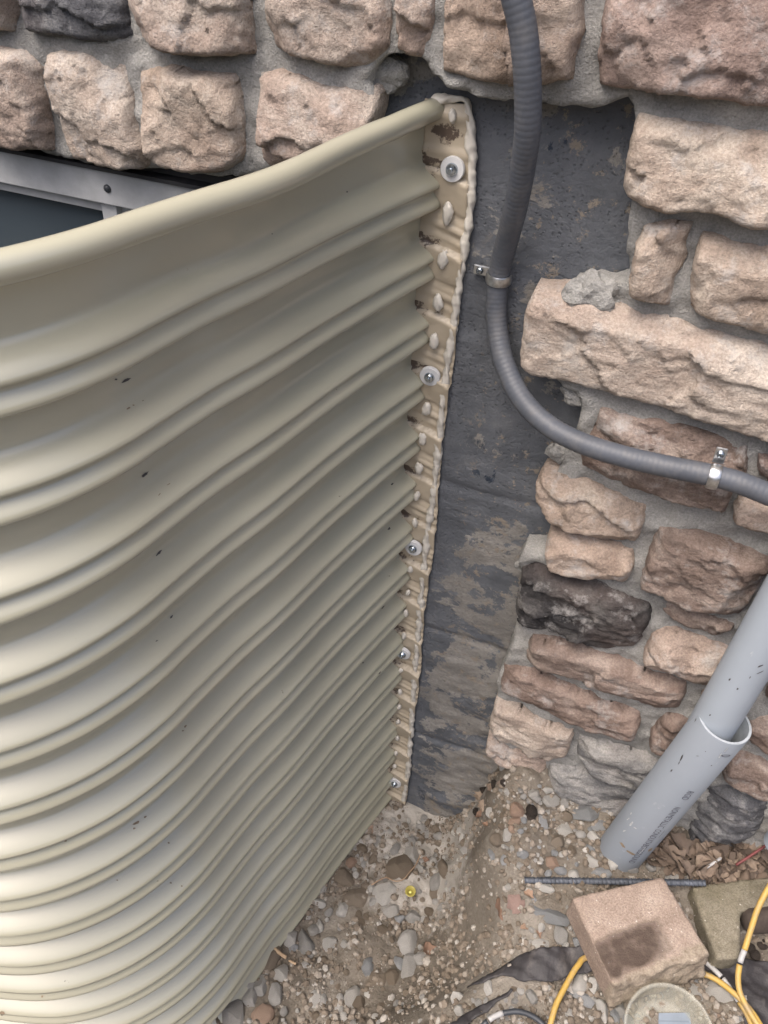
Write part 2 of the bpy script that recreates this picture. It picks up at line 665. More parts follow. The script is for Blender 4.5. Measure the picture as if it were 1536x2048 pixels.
def cz(px, py, z):
    p = atz(px, py, z)
    CTRL.append((p.x, p.y, z))


for t in [(-.105, .0, .0), (-.18, .0, .0), (-.25, .0, -.02), (-.054, .0, .085), (-.03, .0, .20), (.04, .0, .26), (.142, 0, .25), (.26, 0, .25), (.45, 0, .26), (-.45, -.1, -.02), (-.8, -.1, -.02), (-.6, -.4, -.02), (-.8, .0, -.02), (-1.2, -.2, -.02)]:
    CTRL.append(t)
for t in [(840, 1700, .02), (740, 1700, .01), (820, 1790, .025), (905, 1700, .035), (885, 1800, .04), (868, 1900, .045), (800, 1900, .03), (650, 1850, .01), (560, 1960, .015),
          (700, 2040, .03), (800, 2010, .05), (500, 2040, .02), (965, 1690, .20), (985, 1760, .20), (1005, 1830, .205), (1000, 1905, .19), (960, 1965, .185), (860, 2040, .16),
          (935, 1800, .12), (930, 1880, .11), (925, 1730, .11), (945, 1620, .13), (985, 1580, .225), (1050, 1770, .236), (1100, 1650, .245), (1200, 1700, .25), (1130, 1860, .235), (1060, 1900, .225),
          (1100, 2048, .222), (1200, 2040, .222), (1330, 2030, .225), (1536, 2048, .225), (1536, 1850, .225), (1450, 1850, .23), (1400, 1740, .245), (1536, 1720, .25), (1000, 2048, .205), (1150, 1950, .225)]:
    cz(*t)
for t in [(.9, -.2, .25), (.9, 0, .26), (1.8, -.4, .25), (.5, -.8, .22), (0, -.8, .2), (-.35, -.75, .12), (-.8, -.9, .16), (-1.7, -.7, .2), (0, -2, .2), (-2, -2.5, .2), (2, -2.5, .22)]:
    CTRL.append(t)
_c = np.array(CTRL)


def tpsk(r2):
    return np.where(r2 > 1e-12, .5 * r2 * np.log(np.maximum(r2, 1e-12)), 0)


_n = len(_c)
_K = tpsk(((_c[:, None, :2] - _c[None, :, :2]) ** 2).sum(-1)) + np.eye(_n) * 4e-5
_P = np.c_[np.ones(_n), _c[:, :2]]
_A = np.block([[_K, _P], [_P.T, np.zeros((3, 3))]])
_w = np.linalg.solve(_A, np.r_[_c[:, 2], np.zeros(3)])


def ground_base(x, y):
    x, y = np.asarray(x, float), np.asarray(y, float)
    cx, cy = np.clip(x, -2, 2), np.clip(y, -2.5, .05)
    k = tpsk((cx[..., None] - _c[:, 0]) ** 2 + (cy[..., None] - _c[:, 1]) ** 2)
    z = k @ _w[:_n] + _w[_n] + _w[_n + 1] * cx + _w[_n + 2] * cy
    return np.clip(z, -.05, .30)


def gz(x, y):
    """ground height with clods"""
    z = float(ground_base(x, y))
    z += .010 * fbm((x, y, .3), 14, 4) + .0045 * fbm((x, y, 1.3), 55, 4) + .0022 * abs(fbm((x, y, 2.3), 150, 3))
    return z


def on_ground(px, py, z0=.15):
    """where the sight line meets the soil"""
    r = ray(px, py)
    lo = (CAM[2] - .36) / -r[2]
    hi = (CAM[2] + .06) / -r[2]
    prev = lo
    t = lo
    for i in range(200):
        t = lo + (hi - lo) * i / 199
        p = CAM + r * t
        if p[2] <= float(ground_base(p[0], p[1])):
            break
        prev = t
    for i in range(18):
        mid = (prev + t) / 2
        p = CAM + r * mid
        if p[2] <= gz(p[0], p[1]):
            t = mid
        else:
            prev = mid
    p = CAM + r * t
    return Vector(p)


def lines(spec):
    out = []
    for a, b, st in spec:
        k = max(1, int(round((b - a) / st)))
        out += [a + (b - a) * i / k for i in range(k)]
    out.append(spec[-1][1])
    return out


gx = lines([(-14, -3, 2.2), (-3, -.6, .3), (-.6, -.36, .02), (-.36, .46, .0036), (.46, .7, .02), (.7, 3, .3), (3, 14, 2.2)])
gy = lines([(-16, -3, 2.2), (-3, -.7, .3), (-.7, -.45, .02), (-.45, .02, .0036), (.02, .3, .07)])
GX, GY = np.meshgrid(gx, gy)
GZ = ground_base(GX, GY)
rows = []
for j, y in enumerate(gy):
    r = []
    for i, x in enumerate(gx):
        z = GZ[j, i]
        if -.7 < x < .75 and -.8 < y < .03:
            z += .010 * fbm((x, y, .3), 14, 4) + .0045 * fbm((x, y, 1.3), 55, 4) + .0022 * abs(fbm((x, y, 2.3), 150, 3))
        r.append((x, y, z))
    rows.append(r)
mb = MB()
mb.grid(rows)
tag(mb.build('ground', M['soil']), kind='structure')

# far trees round the garden: they close the horizon, as the dark line mirrored in the enamel shows
mb = MB()
rt = random.Random(77)
for ring in range(3):
    for k in range(260):
        a = math.pi * (1.0 + k / 259)
        R_ = 13 + ring * .9 + rt.uniform(-.6, .6)
        for q_ in range(9):
            hh = rt.uniform(.2, 4.6 + .9 * math.sin(a * 5) + .6 * math.sin(a * 13 + 1))
            c_ = Vector((R_ * math.cos(a) * 1.15 + rt.uniform(-.3, .3), R_ * math.sin(a) + rt.uniform(-.3, .3), hh))
            s_ = rt.uniform(.25, .55)
            u_ = Vector((rt.gauss(0, 1), rt.gauss(0, 1), rt.gauss(0, 1))).normalized() * s_
            v_ = u_.orthogonal().normalized() * s_
            mb.add([c_ - u_, c_ + v_, c_ + u_, c_ - v_], [(0, 1, 2, 3)])
tag(mb.build('tree_line', simple('far_foliage', (.05, .07, .03), .8, var=.4, vscale=3), smooth=False), kind='stuff')

# ------------------------------------------------------------------ foundation wall with the window opening
WX0, WX1, WZ0, WZ1 = -1.33, -.29, .22, .992
fw = thing('foundation_wall', 'bare concrete foundation wall with worn black tar coating beside the beige well', 'foundation')
mb = MB()
mb.box(-4, WX0, 0, .22, -.5, WZ1)
mb.box(WX0, WX1, 0, .22, -.5, WZ0)
mb.box(-4, 4, 0, .22, WZ1, 1.14)
o = mb.build('concrete', M['found'], fw, smooth=False)
# the part in view is one finely divided face with casting seams and knocks
fx = lines([(WX1, -.26, .03), (-.26, .34, .005), (.34, 4, 1.0)])
fz = lines([(-.5, -.06, .11), (-.06, WZ1, .005)])
rows = []
for z in fz:
    r = []
    for x in fx:
        y = 0.0
        if -.26 <= x <= .34 and z > -.06 and z < WZ1 - .004:
            y -= .0018 * fbm((x, 0, z), 18, 4) + .0012 * fbm((x, 3, z), 70, 3)
            for zs in (.21, .45, .70):
                zz = zs + .012 * x + .004 * fbm((x, 1, zs), 12, 3)
                y += .0045 * math.exp(-((z - zz) / .0038) ** 2)
            lowf = max(0, min(1, (.55 - z) / .4)) * max(0, min(1, (x + .16) / .05))
            y -= lowf * .006 * abs(fbm((x, 7, z * 1.7), 16, 5))
        r.append((x, y, z))
    rows.append(r)
mb = MB()
mb.grid(rows)
o = mb.build('coated_face', M['found'], fw)
mb = MB()
mb.box(-4, 4, .02, .24, 1.142, 1.20)
mb.build('sill_plate', M['darkgap'], fw, smooth=False)

# ------------------------------------------------------------------ stone veneer
YM = -.033          # mortar face
YE = -.042          # traced stone outlines lie here
wall = thing('stone_wall', 'rough split stone house wall in tan rose and grey with grey mortar joints', 'stone wall')

HOLE = [(748, 195), (738, 152), (757, 120), (775, 104), (800, 104), (850, 120), (868, 148), (893, 172), (940, 186), (985, 201), (1020, 203), (1080, 209), (1130, 214), (1165, 217), (1200, 219),
        (1222, 210), (1245, 200), (1263, 199), (1268, 222), (1276, 240), (1268, 290), (1262, 350), (1260, 400), (1255, 450), (1250, 490), (1258, 530), (1250, 560), (1228, 572), (1215, 574), (1190, 570), (1145, 576),
        (1140, 592), (1085, 610), (1065, 680), (1085, 750), (1120, 778), (1165, 800), (1160, 850), (1133, 905), (1122, 938), (1100, 965), (1088, 1000), (1110, 1050), (1108, 1095), (1080, 1106), (1048, 1104), (1038, 1122), (1048, 1200),
        (1030, 1250), (1020, 1300), (1002, 1340), (990, 1400), (980, 1480), (990, 1525), (1010, 1560)]
hole = [aty(px, py, YM) for px, py in HOLE]
hole = [(p.x, p.z) for p in hole]
hole += [(hole[-1][0], -.6), (-5, -.6), (-5, 1.004), (-.75, 1.004)]
hole += [(p.x, p.z) for p in (aty(150, 322, YM), aty(300, 338, YM), aty(460, 352, YM), aty(560, 350, YM), aty(700, 330, YM), aty(742, 262, YM))]


def refine(poly, st, jit, seed):
    out = []
    n = len(poly)
    for i in range(n):
        a, b = poly[i], poly[(i + 1) % n]
        L = math.hypot(b[0] - a[0], b[1] - a[1])
        k = max(1, int(L / st))
        if L > 1.5:
            k = 1
        for j in range(k):
            t = j / k
            x, z = a[0] + (b[0] - a[0]) * t, a[1] + (b[1] - a[1]) * t
            x2 = x + jit * (fbm((x, seed, z), 60, 3) + .6 * fbm((x, seed + 4, z), 190, 2))
            z2 = z + jit * (fbm((x + 9, seed, z), 60, 3) + .6 * fbm((x + 5, seed + 4, z), 190, 2))
            out.append((x2, z2))
    return out


hole_f = refine(hole, .006, .0028, 3)
HF = np.array(hole_f)


def inside(poly, X, Z):
    res = np.zeros(X.shape, bool)
    n = len(poly)
    for i in range(n):
        x1, z1 = poly[i]
        x2, z2 = poly[(i + 1) % n]
        if z1 == z2:
            continue
        c = ((z1 > Z) != (z2 > Z)) & (X < (x2 - x1) * (Z - z1) / (z2 - z1) + x1)
        res ^= c
    return res


def edge_dist(poly, X, Z):
    """distance and nearest point to the closed outline"""
    P = np.array(poly)
    Q = np.roll(P, -1, 0)
    best = np.full(X.shape, 1e9)
    nx, nz = np.zeros(X.shape), np.zeros(X.shape)
    for (ax, az), (bx, bz) in zip(P, Q):
        dx, dz = bx - ax, bz - az
        L2 = dx * dx + dz * dz + 1e-15
        t = np.clip(((X - ax) * dx + (Z - az) * dz) / L2, 0, 1)
        qx, qz = ax + t * dx, az + t * dz
        d = (X - qx) ** 2 + (Z - qz) ** 2
        k = d < best
        best[k] = d[k]
        nx[k], nz[k] = qx[k], qz[k]
    return np.sqrt(best), nx, nz


mx = lines([(-4, -1, .5), (-1, -.66, .06), (-.66, .42, .0052), (.42, .9, .06), (.9, 4, .6)])
mz = lines([(-.1, .16, .05), (.16, 1.27, .0052), (1.27, 1.9, .07), (1.9, 3.2, .5)])
X, Z = np.meshgrid(mx, mz)
ins = inside(hole_f, X, Z)
fine = (X > -.7) & (X < .45) & (Z < 1.28)
# vertices just inside the opening are pulled to its broken edge
near = np.zeros(X.shape, bool)
near[1:-1, 1:-1] = ins[1:-1, 1:-1] & ~(ins[:-2, 1:-1] & ins[2:, 1:-1] & ins[1:-1, :-2] & ins[1:-1, 2:] & ins[:-2, :-2] & ins[2:, 2:] & ins[:-2, 2:] & ins[2:, :-2])
idx = np.argwhere(near)
_, qx, qz = edge_dist(hole_f, X[near], Z[near])
X2, Z2 = X.copy(), Z.copy()
X2[near], Z2[near] = qx, qz
keep = ~ins | near
YY = np.full(X.shape, YM)
for (j, i) in np.argwhere(fine & keep):
    x, z = X2[j, i], Z2[j, i]
    YY[j, i] = YM - .007 * fbm((x, 5, z), 22, 4) - .0036 * fbm((x, 8, z), 80, 5)
    if near[j, i]:
        YY[j, i] += .004
mb = MB()
vid = -np.ones(X.shape, int)
vs = []
for (j, i) in np.argwhere(keep):
    vid[j, i] = len(vs)
    vs.append((X2[j, i], YY[j, i], Z2[j, i]))
fs = []
edges = {}
nj, ni = X.shape
for j in range(nj - 1):
    for i in range(ni - 1):
        q = (vid[j, i], vid[j, i + 1], vid[j + 1, i + 1], vid[j + 1, i])
        if min(q) < 0:
            continue
        if near[j, i] and near[j, i + 1] and near[j + 1, i] and near[j + 1, i + 1]:
            continue
        fs.append(q)
        for a, b in zip(q, q[1:] + q[:1]):
            edges[(a, b)] = edges.get((a, b), 0) + 1
# broken edge runs back to the foundation
back = {}
for (a, b) in list(edges):
    if (b, a) not in edges:
        for k in (a, b):
            if k not in back:
                back[k] = len(vs)
                x, y, z = vs[k]
                j1 = .004 * fbm((x, 2, z), 90, 3)
                vs.append((x + j1, -.002, z + j1))
        fs.append((b, a, back[a], back[b]))
mb.add(vs, fs)
o = mb.build('mortar', M['mortar'], wall)
fixnormals(o)


def stone(poly_xz, mat, seed, depth=.021, st=.0034, rough=1.0, strata=0.0, name='stone', label=None):
    """split-face stone: an even grid inside its outline, cut by random fracture planes and broken steps"""
    rnd = random.Random(seed)
    poly = refine(poly_xz, max(st, .0035), .0026 * rough, seed * 1.7)
    P = np.array(poly)
    x0, z0 = P.min(0)
    x1, z1 = P.max(0)
    cx, cz_ = P.mean(0)
    X, Z = np.meshgrid(np.arange(x0 - st, x1 + 2 * st, st), np.arange(z0 - st, z1 + 2 * st, st))
    ins = inside(poly, X, Z)
    d, qx, qz = edge_dist(poly, X, Z)
    snap = ~ins & (d < st * 1.05)
    pull = ins & (d < st * .30)
    for k_ in (snap, pull):
        X[k_], Z[k_] = qx[k_], qz[k_]
    osnap = snap.copy()
    snap = snap | pull
    d[snap] = 0
    keep = ins | snap
    planes = []
    for _ in range(rnd.randint(4, 7)):
        a = rnd.uniform(0, 6.283)
        n_ = np.array([math.cos(a), math.sin(a)])
        e = ((P - [cx, cz_]) @ n_).max()
        planes.append((n_, e, depth * rnd.uniform(.15, .75), rnd.uniform(.35, 1.1)))
    tx, tz = rnd.uniform(-.10, .10), rnd.uniform(-.10, .12)
    ids = -np.ones(X.shape, int)
    V, F = [], []
    for j, i in np.argwhere(keep):
        x, z = X[j, i], Z[j, i]
        sx = x * (1 - .60 * strata)
        sz = z * (1 + 1.5 * strata)
        w1 = fbm((sx, seed * .37, sz), 32, 4)
        h = depth * 1.12 + (x - cx) * tx + (z - cz_) * tz
        for n_, e, hm, sl_ in planes:
            h = min(h, hm * 1.12 + sl_ * (e - ((x - cx) * n_[0] + (z - cz_) * n_[1])) + .006 * w1)
        # conchoidal facets: cells each broken at a slope of its own
        wx, wz = sx + .006 * w1, sz + .006 * fbm((sx + 7, seed * .37, sz), 32, 3)
        for fs_, ga, go in ((20.0, .075, .0011), (58.0, .085, .0004)):
            cp_ = mnoise.voronoi(Vector((wx * fs_, seed * 3.1, wz * fs_)))[1][0]
            hx = mnoise.cell(cp_ * 7.31 + Vector((1.7, 0, 0)))
            hz = mnoise.cell(cp_ * 5.17 + Vector((0, 2.3, 0)))
            ho = mnoise.cell(cp_ * 6.43 + Vector((0, 0, 4.1)))
            h += rough * (ga * ((wx - cp_.x / fs_) * (hx * 2 - 1) + (wz - cp_.z / fs_) * (hz * 2 - 1)) + go * (ho * 2 - 1))
        h += rough * (.0014 * fbm((sx, seed + 1, sz), 30, 3) + .0012 * fbm((sx, seed + 2, sz), 130, 4))
        dd = d[j, i]
        e = 1 - math.exp(-dd / .0017)
        h = max(.0035, h * (.45 + .55 * e)) if dd > 0 else max(.003, h * .38)
        ids[j, i] = len(V)
        V.append((x, -.027 - h, z))
    nj, ni = X.shape
    E_ = set()
    for j in range(nj - 1):
        for i in range(ni - 1):
            q = [ids[j, i], ids[j, i + 1], ids[j + 1, i + 1], ids[j + 1, i]]
            q = [k for k in q if k >= 0]
            if len(q) < 3 or (osnap[j, i] and osnap[j, i + 1] and osnap[j + 1, i] and osnap[j + 1, i + 1]):
                continue
            F.append(tuple(q))
            for a, b in zip(q, q[1:] + q[:1]):
                E_.add((a, b))
    bk = {}
    for a, b in list(E_):
        if (b, a) not in E_:
            for k in (a, b):
                if k not in bk:
                    bk[k] = len(V)
                    V.append((V[k][0], -.006, V[k][2]))
            F.append((b, a, bk[a], bk[b]))
    mb = MB()
    mb.add(V, F)
    o = mb.build(name, mat, wall)
    fixnormals(o)
    if label:
        o['label'] = label
    return o


# outlines read off the photo, on the plane of the stone faces
ST = [
    ('tan', 0, 0, [(-70, -30), (-30, -60), (16, -40), (18, -10), (22, 40), (18, 66), (-70, 62)]),
    ('slate', .3, 0, [(42, -60), (240, -50), (246, 30), (262, 76), (235, 85), (200, 88), (110, 74), (52, 65), (38, 20)], 'dark slate grey stone'),
    ('tan', 0, 0, [(246, -60), (495, -50), (498, 50), (499, 112), (400, 113), (300, 93), (268, 76), (252, 30)]),
    ('tan', 0, 0, [(518, -60), (775, -50), (774, 60), (765, 105), (735, 141), (690, 140), (600, 119), (540, 95), (524, 50)]),
    ('tan', .2, 0, [(790, -60), (860, -50), (862, 0), (855, 80), (850, 123), (820, 117), (786, 101), (788, 20)]),
    ('sand', 0, 0, [(888, -60), (1165, -50), (1162, 20), (1166, 65), (1150, 110), (1144, 163), (1090, 172), (1010, 174), (955, 165), (880, 146), (876, 100), (882, 40)], 'sandy orange stone behind the conduit'),
    ('rose', 0, 0, [(1218, -60), (1610, -30), (1612, 236), (1536, 223), (1475, 211), (1440, 198), (1330, 190), (1240, 181), (1196, 173), (1191, 120), (1200, 70), (1206, 20)], 'large dusky rose stone'),
    ('tan', 0, 0, [(-60, 88), (0, 96), (45, 103), (62, 116), (76, 135), (86, 210), (92, 270), (95, 304), (40, 302), (-60, 290)]),
    ('cream', 0, 0, [(91, 109), (115, 101), (165, 108), (210, 125), (248, 129), (252, 180), (260, 230), (274, 276), (293, 294), (290, 335), (270, 347), (210, 339), (140, 322), (120, 280), (105, 210), (95, 150)]),
    ('sand', 0, 0, [(273, 141), (330, 133), (400, 145), (465, 152), (475, 200), (481, 270), (479, 325), (450, 345), (410, 350), (340, 340), (303, 316), (290, 260), (280, 200)]),
    ('tan', 0, 0, [(514, 150), (560, 140), (600, 155), (640, 175), (700, 178), (740, 175), (751, 190), (746, 230), (735, 262), (700, 330), (620, 350), (560, 345), (513, 330), (520, 240)]),
    ('sand', .2, 0, [(1275, 226), (1340, 233), (1410, 250), (1536, 271), (1610, 284), (1612, 474), (1536, 456), (1490, 450), (1440, 431), (1390, 420), (1340, 425), (1290, 415), (1252, 401), (1243, 380), (1250, 330), (1259, 280)], 'orange tan stone at the corner of the broken out patch'),
    ('sand', .2, 0, [(1288, 450), (1340, 446), (1384, 451), (1371, 490), (1370, 530), (1350, 560), (1345, 600), (1338, 617), (1295, 605), (1256, 591), (1262, 540), (1272, 490)], 'small sandy stone'),
    ('sand', .2, 0, [(1402, 476), (1450, 482), (1536, 498), (1612, 510), (1612, 684), (1536, 668), (1480, 655), (1410, 634), (1378, 619), (1376, 590), (1386, 520)]),
    ('cream', .2, 0, [(1066, 586), (1130, 593), (1200, 608), (1300, 630), (1400, 660), (1536, 696), (1612, 716), (1612, 902), (1536, 879), (1480, 865), (1400, 840), (1320, 815), (1240, 795), (1180, 780), (1120, 765), (1060, 761), (1036, 738), (1038, 680), (1050, 612)], 'long pale cream stone jutting out over the bare foundation'),
    ('brown', .2, 0, [(1198, 824), (1240, 836), (1320, 846), (1400, 871), (1497, 896), (1494, 945), (1466, 984), (1450, 1024), (1390, 1010), (1300, 976), (1200, 962), (1158, 946), (1163, 910), (1184, 862)], 'orange brown stone crossed by the conduit'),
    ('rose', 0, 0, [(1517, 916), (1612, 936), (1612, 994), (1536, 977), (1513, 960)]),
    ('tan', 0, 0, [(1480, 993), (1536, 1004), (1612, 1016), (1612, 1096), (1536, 1077), (1490, 1064), (1464, 1046), (1468, 1015)]),
    ('sand', .3, 0, [(1082, 956), (1130, 959), (1200, 976), (1290, 1015), (1297, 1032), (1271, 1094), (1230, 1090), (1150, 1062), (1100, 1040), (1070, 1005), (1068, 975)]),
    ('sand', .4, 0, [(1097, 1061), (1140, 1066), (1200, 1086), (1265, 1111), (1267, 1140), (1255, 1169), (1200, 1155), (1130, 1140), (1096, 1125), (1091, 1095)]),
    ('brown', .2, 0, [(1314, 1057), (1360, 1061), (1440, 1086), (1536, 1118), (1545, 1135), (1529, 1164), (1513, 1190), (1496, 1225), (1479, 1243), (1433, 1229), (1358, 1200), (1279, 1174), (1283, 1149), (1303, 1092)], 'red brown stone'),
    ('black', .3, 0, [(1042, 1142), (1070, 1134), (1130, 1146), (1190, 1166), (1300, 1216), (1300, 1240), (1281, 1290), (1260, 1307), (1200, 1307), (1150, 1285), (1080, 1264), (1031, 1249), (1026, 1235), (1032, 1195)], 'charcoal black stone'),
    ('brown', .5, 0, [(1324, 1206), (1380, 1220), (1470, 1256), (1465, 1273), (1440, 1280), (1380, 1262), (1320, 1231)]),
    ('tan', .4, 0, [(1309, 1264), (1350, 1266), (1410, 1286), (1480, 1316), (1510, 1332), (1480, 1392), (1423, 1380), (1343, 1354), (1284, 1324), (1289, 1302)]),
    ('brown', .5, 0, [(1061, 1277), (1100, 1281), (1150, 1296), (1240, 1326), (1370, 1376), (1372, 1395), (1360, 1424), (1320, 1417), (1220, 1389), (1130, 1349), (1050, 1329), (1049, 1310)]),
    ('brown', .5, 0, [(1004, 1340), (1060, 1347), (1120, 1371), (1200, 1401), (1278, 1431), (1280, 1455), (1265, 1481), (1230, 1479), (1150, 1454), (1060, 1410), (1001, 1393), (1000, 1365)]),
    ('cream', .6, 0, [(991, 1402), (1040, 1421), (1145, 1466), (1143, 1490), (1130, 1519), (1100, 1521), (1040, 1494), (987, 1470), (976, 1450)], 'chalky pale stone near the ground'),
    ('tan', .6, 0, [(972, 1479), (1020, 1500), (1090, 1531), (1090, 1548), (1060, 1551), (1000, 1526), (969, 1500)]),
    ('grey', .7, 0, [(1154, 1481), (1200, 1486), (1300, 1521), (1330, 1536), (1305, 1590), (1260, 1571), (1200, 1556), (1151, 1521)], 'grey stone with a pale band'),
    ('grey', .6, 0, [(1096, 1537), (1150, 1541), (1230, 1576), (1280, 1602), (1265, 1650), (1225, 1640), (1180, 1615), (1130, 1588), (1092, 1562)]),
    ('brown', .3, 0, [(1328, 1432), (1370, 1436), (1410, 1452), (1395, 1485), (1360, 1540), (1330, 1511), (1296, 1495), (1300, 1470)]),
    ('tan', .4, 0, [(1400, 1396), (1440, 1380), (1470, 1400), (1450, 1440), (1415, 1440)]),
    ('rose', .3, 0, [(1550, 1330), (1612, 1345), (1612, 1425), (1530, 1405)]),
    ('brown', .3, 0, [(1500, 1441), (1536, 1436), (1612, 1455), (1612, 1520), (1536, 1502), (1499, 1488), (1470, 1470)]),
    ('brown', .3, 0, [(1463, 1509), (1536, 1531), (1612, 1550), (1612, 1622), (1536, 1597), (1480, 1577), (1441, 1562), (1446, 1540)]),
    ('slate', .7, 0, [(1412, 1580), (1459, 1584), (1536, 1613), (1540, 1630), (1532, 1645), (1512, 1672), (1470, 1699), (1431, 1712), (1364, 1705), (1397, 1610)], 'dark slate stone beside the pipe foot'),
]
traced_boxes = []
for k, s in enumerate(ST):
    pts = [aty(px, py, YE) for px, py in s[3]]
    poly = [(p.x, p.z) for p in pts]
    lab = s[4] if len(s) > 4 else None
    xs, zs = [p[0] for p in poly], [p[1] for p in poly]
    traced_boxes.append((min(xs), max(xs), min(zs), max(zs)))
    dp = .021 + .008 * random.Random(k).random()
    stone(poly, M[s[0]], k + 1, dp, .0028, {'black': 1.0, 'rose': .75, 'brown': .75}.get(s[0], .62), s[1], 'stone', lab)


# courses that carry on past the frame
def free(x0, x1, z0, z1):
    for a, b, c, d in traced_boxes:
        if x0 < b + .004 and x1 > a - .004 and z0 < d + .004 and z1 > c - .004:
            return False
    if x0 < .03 and z0 < 1.10 and x1 > -.75:
        return False
    if z0 < 1.005 and x1 > -5 and x0 < -.05:
        return False
    return True


rr = random.Random(5)
z = .26
row = 0
while z < 1.75:
    if 1.13 < z < 1.212:
        z = 1.212
    hgt = rr.choice([.055, .075, .095, .12])
    x = -1.25 + rr.uniform(0, .1)
    while x < .95:
        wd = rr.uniform(.10, .30)
        x0, x1 = x + .007, x + wd - .007
        if free(x0, x1, z + .006, z + hgt - .006) and (x0 > .29 or x1 < -.66 or z > 1.19):
            q = [(x0, z + .008), (x0 + wd * .3, z + .006), (x1 - .01, z + .007), (x1, z + .015), (x1 - .002, z + hgt * .6), (x1 - .006, z + hgt - .008), (x0 + wd * .5, z + hgt - .006), (x0 + .006, z + hgt - .008), (x0 - .001, z + hgt * .5)]
            stone(q, M[rr.choice(['tan', 'sand', 'rose', 'brown', 'cream', 'grey', 'tan', 'sand'])], 100 + row, .022, .011, 1.0, .3)
            row += 1
        x += wd
    z += hgt
# crumbs of old mortar hanging on the edges
for (px, py, r_, y_) in [(775, 146, .014, -.012), (1062, 1118, .012, -.018), (1045, 1132, .007, -.02), (1185, 588, .018, -.03), (1120, 905, .010, -.014), (1150, 790, .010, -.02)]:
    c = aty(px, py, y_)
    bm = bmesh.new()
    bmesh.ops.create_icosphere(bm, subdivisions=3, radius=1)
    for v in bm.verts:
        q = v.co.copy()
        s_ = r_ * (1 + .45 * fbm(q + Vector((px, 0, 0)), 1.3, 3))
        v.co = Vector((q.x * s_ * 1.25, q.y * s_ * .8, q.z * s_)) + c
    me = bpy.data.meshes.new('mortar_lump')
    bm.to_mesh(me)
    bm.free()
    me.materials.append(M['mortar'])
    o = bpy.data.objects.new('mortar_lump', me)
    COL.objects.link(o)
    o.parent = wall

# ------------------------------------------------------------------ basement window
win = thing('basement_window', 'grey aluminium basement window with dark glass under the left stones', 'window')
mb = MB()
mb.box(WX0 + .002, WX1 - .002, -.010, .06, .951, .986)
mb.box(WX0 + .002, WX0 + .036, -.010, .06, WZ0 + .003, .951)
mb.box(WX1 - .036, WX1 - .002, -.010, .06, WZ0 + .003, .951)
mb.box(WX0 + .036, WX1 - .036, -.010, .06, WZ0 + .003, WZ0 + .036)
o = mb.build('frame', M['alu'], win, smooth=False)
bevel(o, .0012)
mb = MB()
mb.box(WX0 + .036, -.580, .002, .05, .937, .951)
mb.box(WX0 + .036, WX0 + .055, .002, .05, .256, .937)
mb.box(-.580, -.561, -.003, .05, .256, .948)
mb.box(WX0 + .055, -.580, .002, .05, .256, .272)
sash = mb.build('sash', M['alu'], win, smooth=False)
bevel(sash, .001)
mb = MB()
mb.box(-.561, WX1 - .036, .006, .05, .929, .946)
mb.box(-.561, -.551, .004, .04, .256, .929)
mb.box(-.549, -.535, .010, .04, .256, .927)
o = mb.build('sash', M['alu'], win, smooth=False)
bevel(o, .001)
mb = MB()
mb.box(WX0 + .055, -.580, .018, .024, .272, .937)
mb.build('pane', M['glass'], win, smooth=False)
mb = MB()
mb.box(-.535, WX1 - .036, .026, .030, .256, .929)
mb.build('pane', M['glass'], win, smooth=False)
mb = MB()
mb.box(WX0 + .002, WX1 - .002, .07, .12, WZ0, .98)
mb.build('backing', M['darkgap'], win, smooth=False)
mb = MB()
mb.box(WX0, WX1 + .02, -.016, .03, .9875, .9915)
mb.box(WX0, WX1 + .02, -.004, .03, .9925, 1.003)
mb.build('head_flashing', M['darkgap'], win, smooth=False)
c = aty(215, 377, -.010)
mb = MB()
mb.lathe([(0, -.003), (.0022, -.003), (.0042, -.0012), (.0046, .0012)], c, (0, 1, 0), 16)
mb.build('screw', M['blackcord'], win)

# ------------------------------------------------------------------ corrugated window well
PITCH = .0678
ZTOP = 1.1
ZTIP = 1.044          # top of the first tooth
ZBOT = -.06
LEAN = .016


def leanx(z):
    return LEAN * (1 - z / ZTOP)


well = thing('window_well', 'corrugated beige steel window well bolted and caulked to the foundation', 'window well')
PLAN = [(-.213, -.001), (-.230, -.065), (-.246, -.129), (-.256, -.172), (-.265, -.217), (-.2725, -.252), (-.2797, -.282), (-.2858, -.305), (-.2912, -.330), (-.2965, -.358), (-.303, -.392), (-.3135, -.425), (-.328, -.455), (-.349, -.484),
        (-.375, -.509), (-.405, -.528), (-.44, -.541), (-.475, -.550), (-.53, -.558), (-.60, -.563), (-.70, -.566), (-.80, -.567)]
mir = [(-1.6 - x, y) for x, y in PLAN[::-1][1:]]
plan = smooth_path([(x, y, 0) for x, y in PLAN + mir], .007)
NP = len(plan)
tang = [(plan[min(i + 1, NP - 1)] - plan[max(i - 1, 0)]).normalized() for i in range(NP)]
norm = [Vector((-t.y, t.x, 0)) for t in tang]
if norm[2].x < 0:
    norm = [-q for q in norm]
AMP = .0100


PROF_F = [0, .06, .14, .225, .285, .33, .41, .49, .545, .59, .64, .82, .94, 1.0]
PROF_H = [.05, .36, .76, 1.0, .62, .66, .90, 1.0, .74, .12, .0, .04, .0, .05]


def corr_s(z):
    """outward offset of the sheet at height z: sloping shoulder, pressed groove, lower lip, then the flat of the valley"""
    tot = 0
    for d in range(-4, 5):
        zz = z + d * .0005
        if zz <= ZTIP + .003:
            tot += np.interp(((ZTIP - zz) / PITCH) % 1, PROF_F, PROF_H)
    return AMP * (2 * tot / 9 - 1)


def sm(a, b, x):
    t = max(0, min(1, (x - a) / (b - a)))
    return t * t * (3 - 2 * t)


def squeeze(z):
    """the round front is drawn in a little towards the rim"""
    return 1 - .072 * sm(.82, 1.02, z)


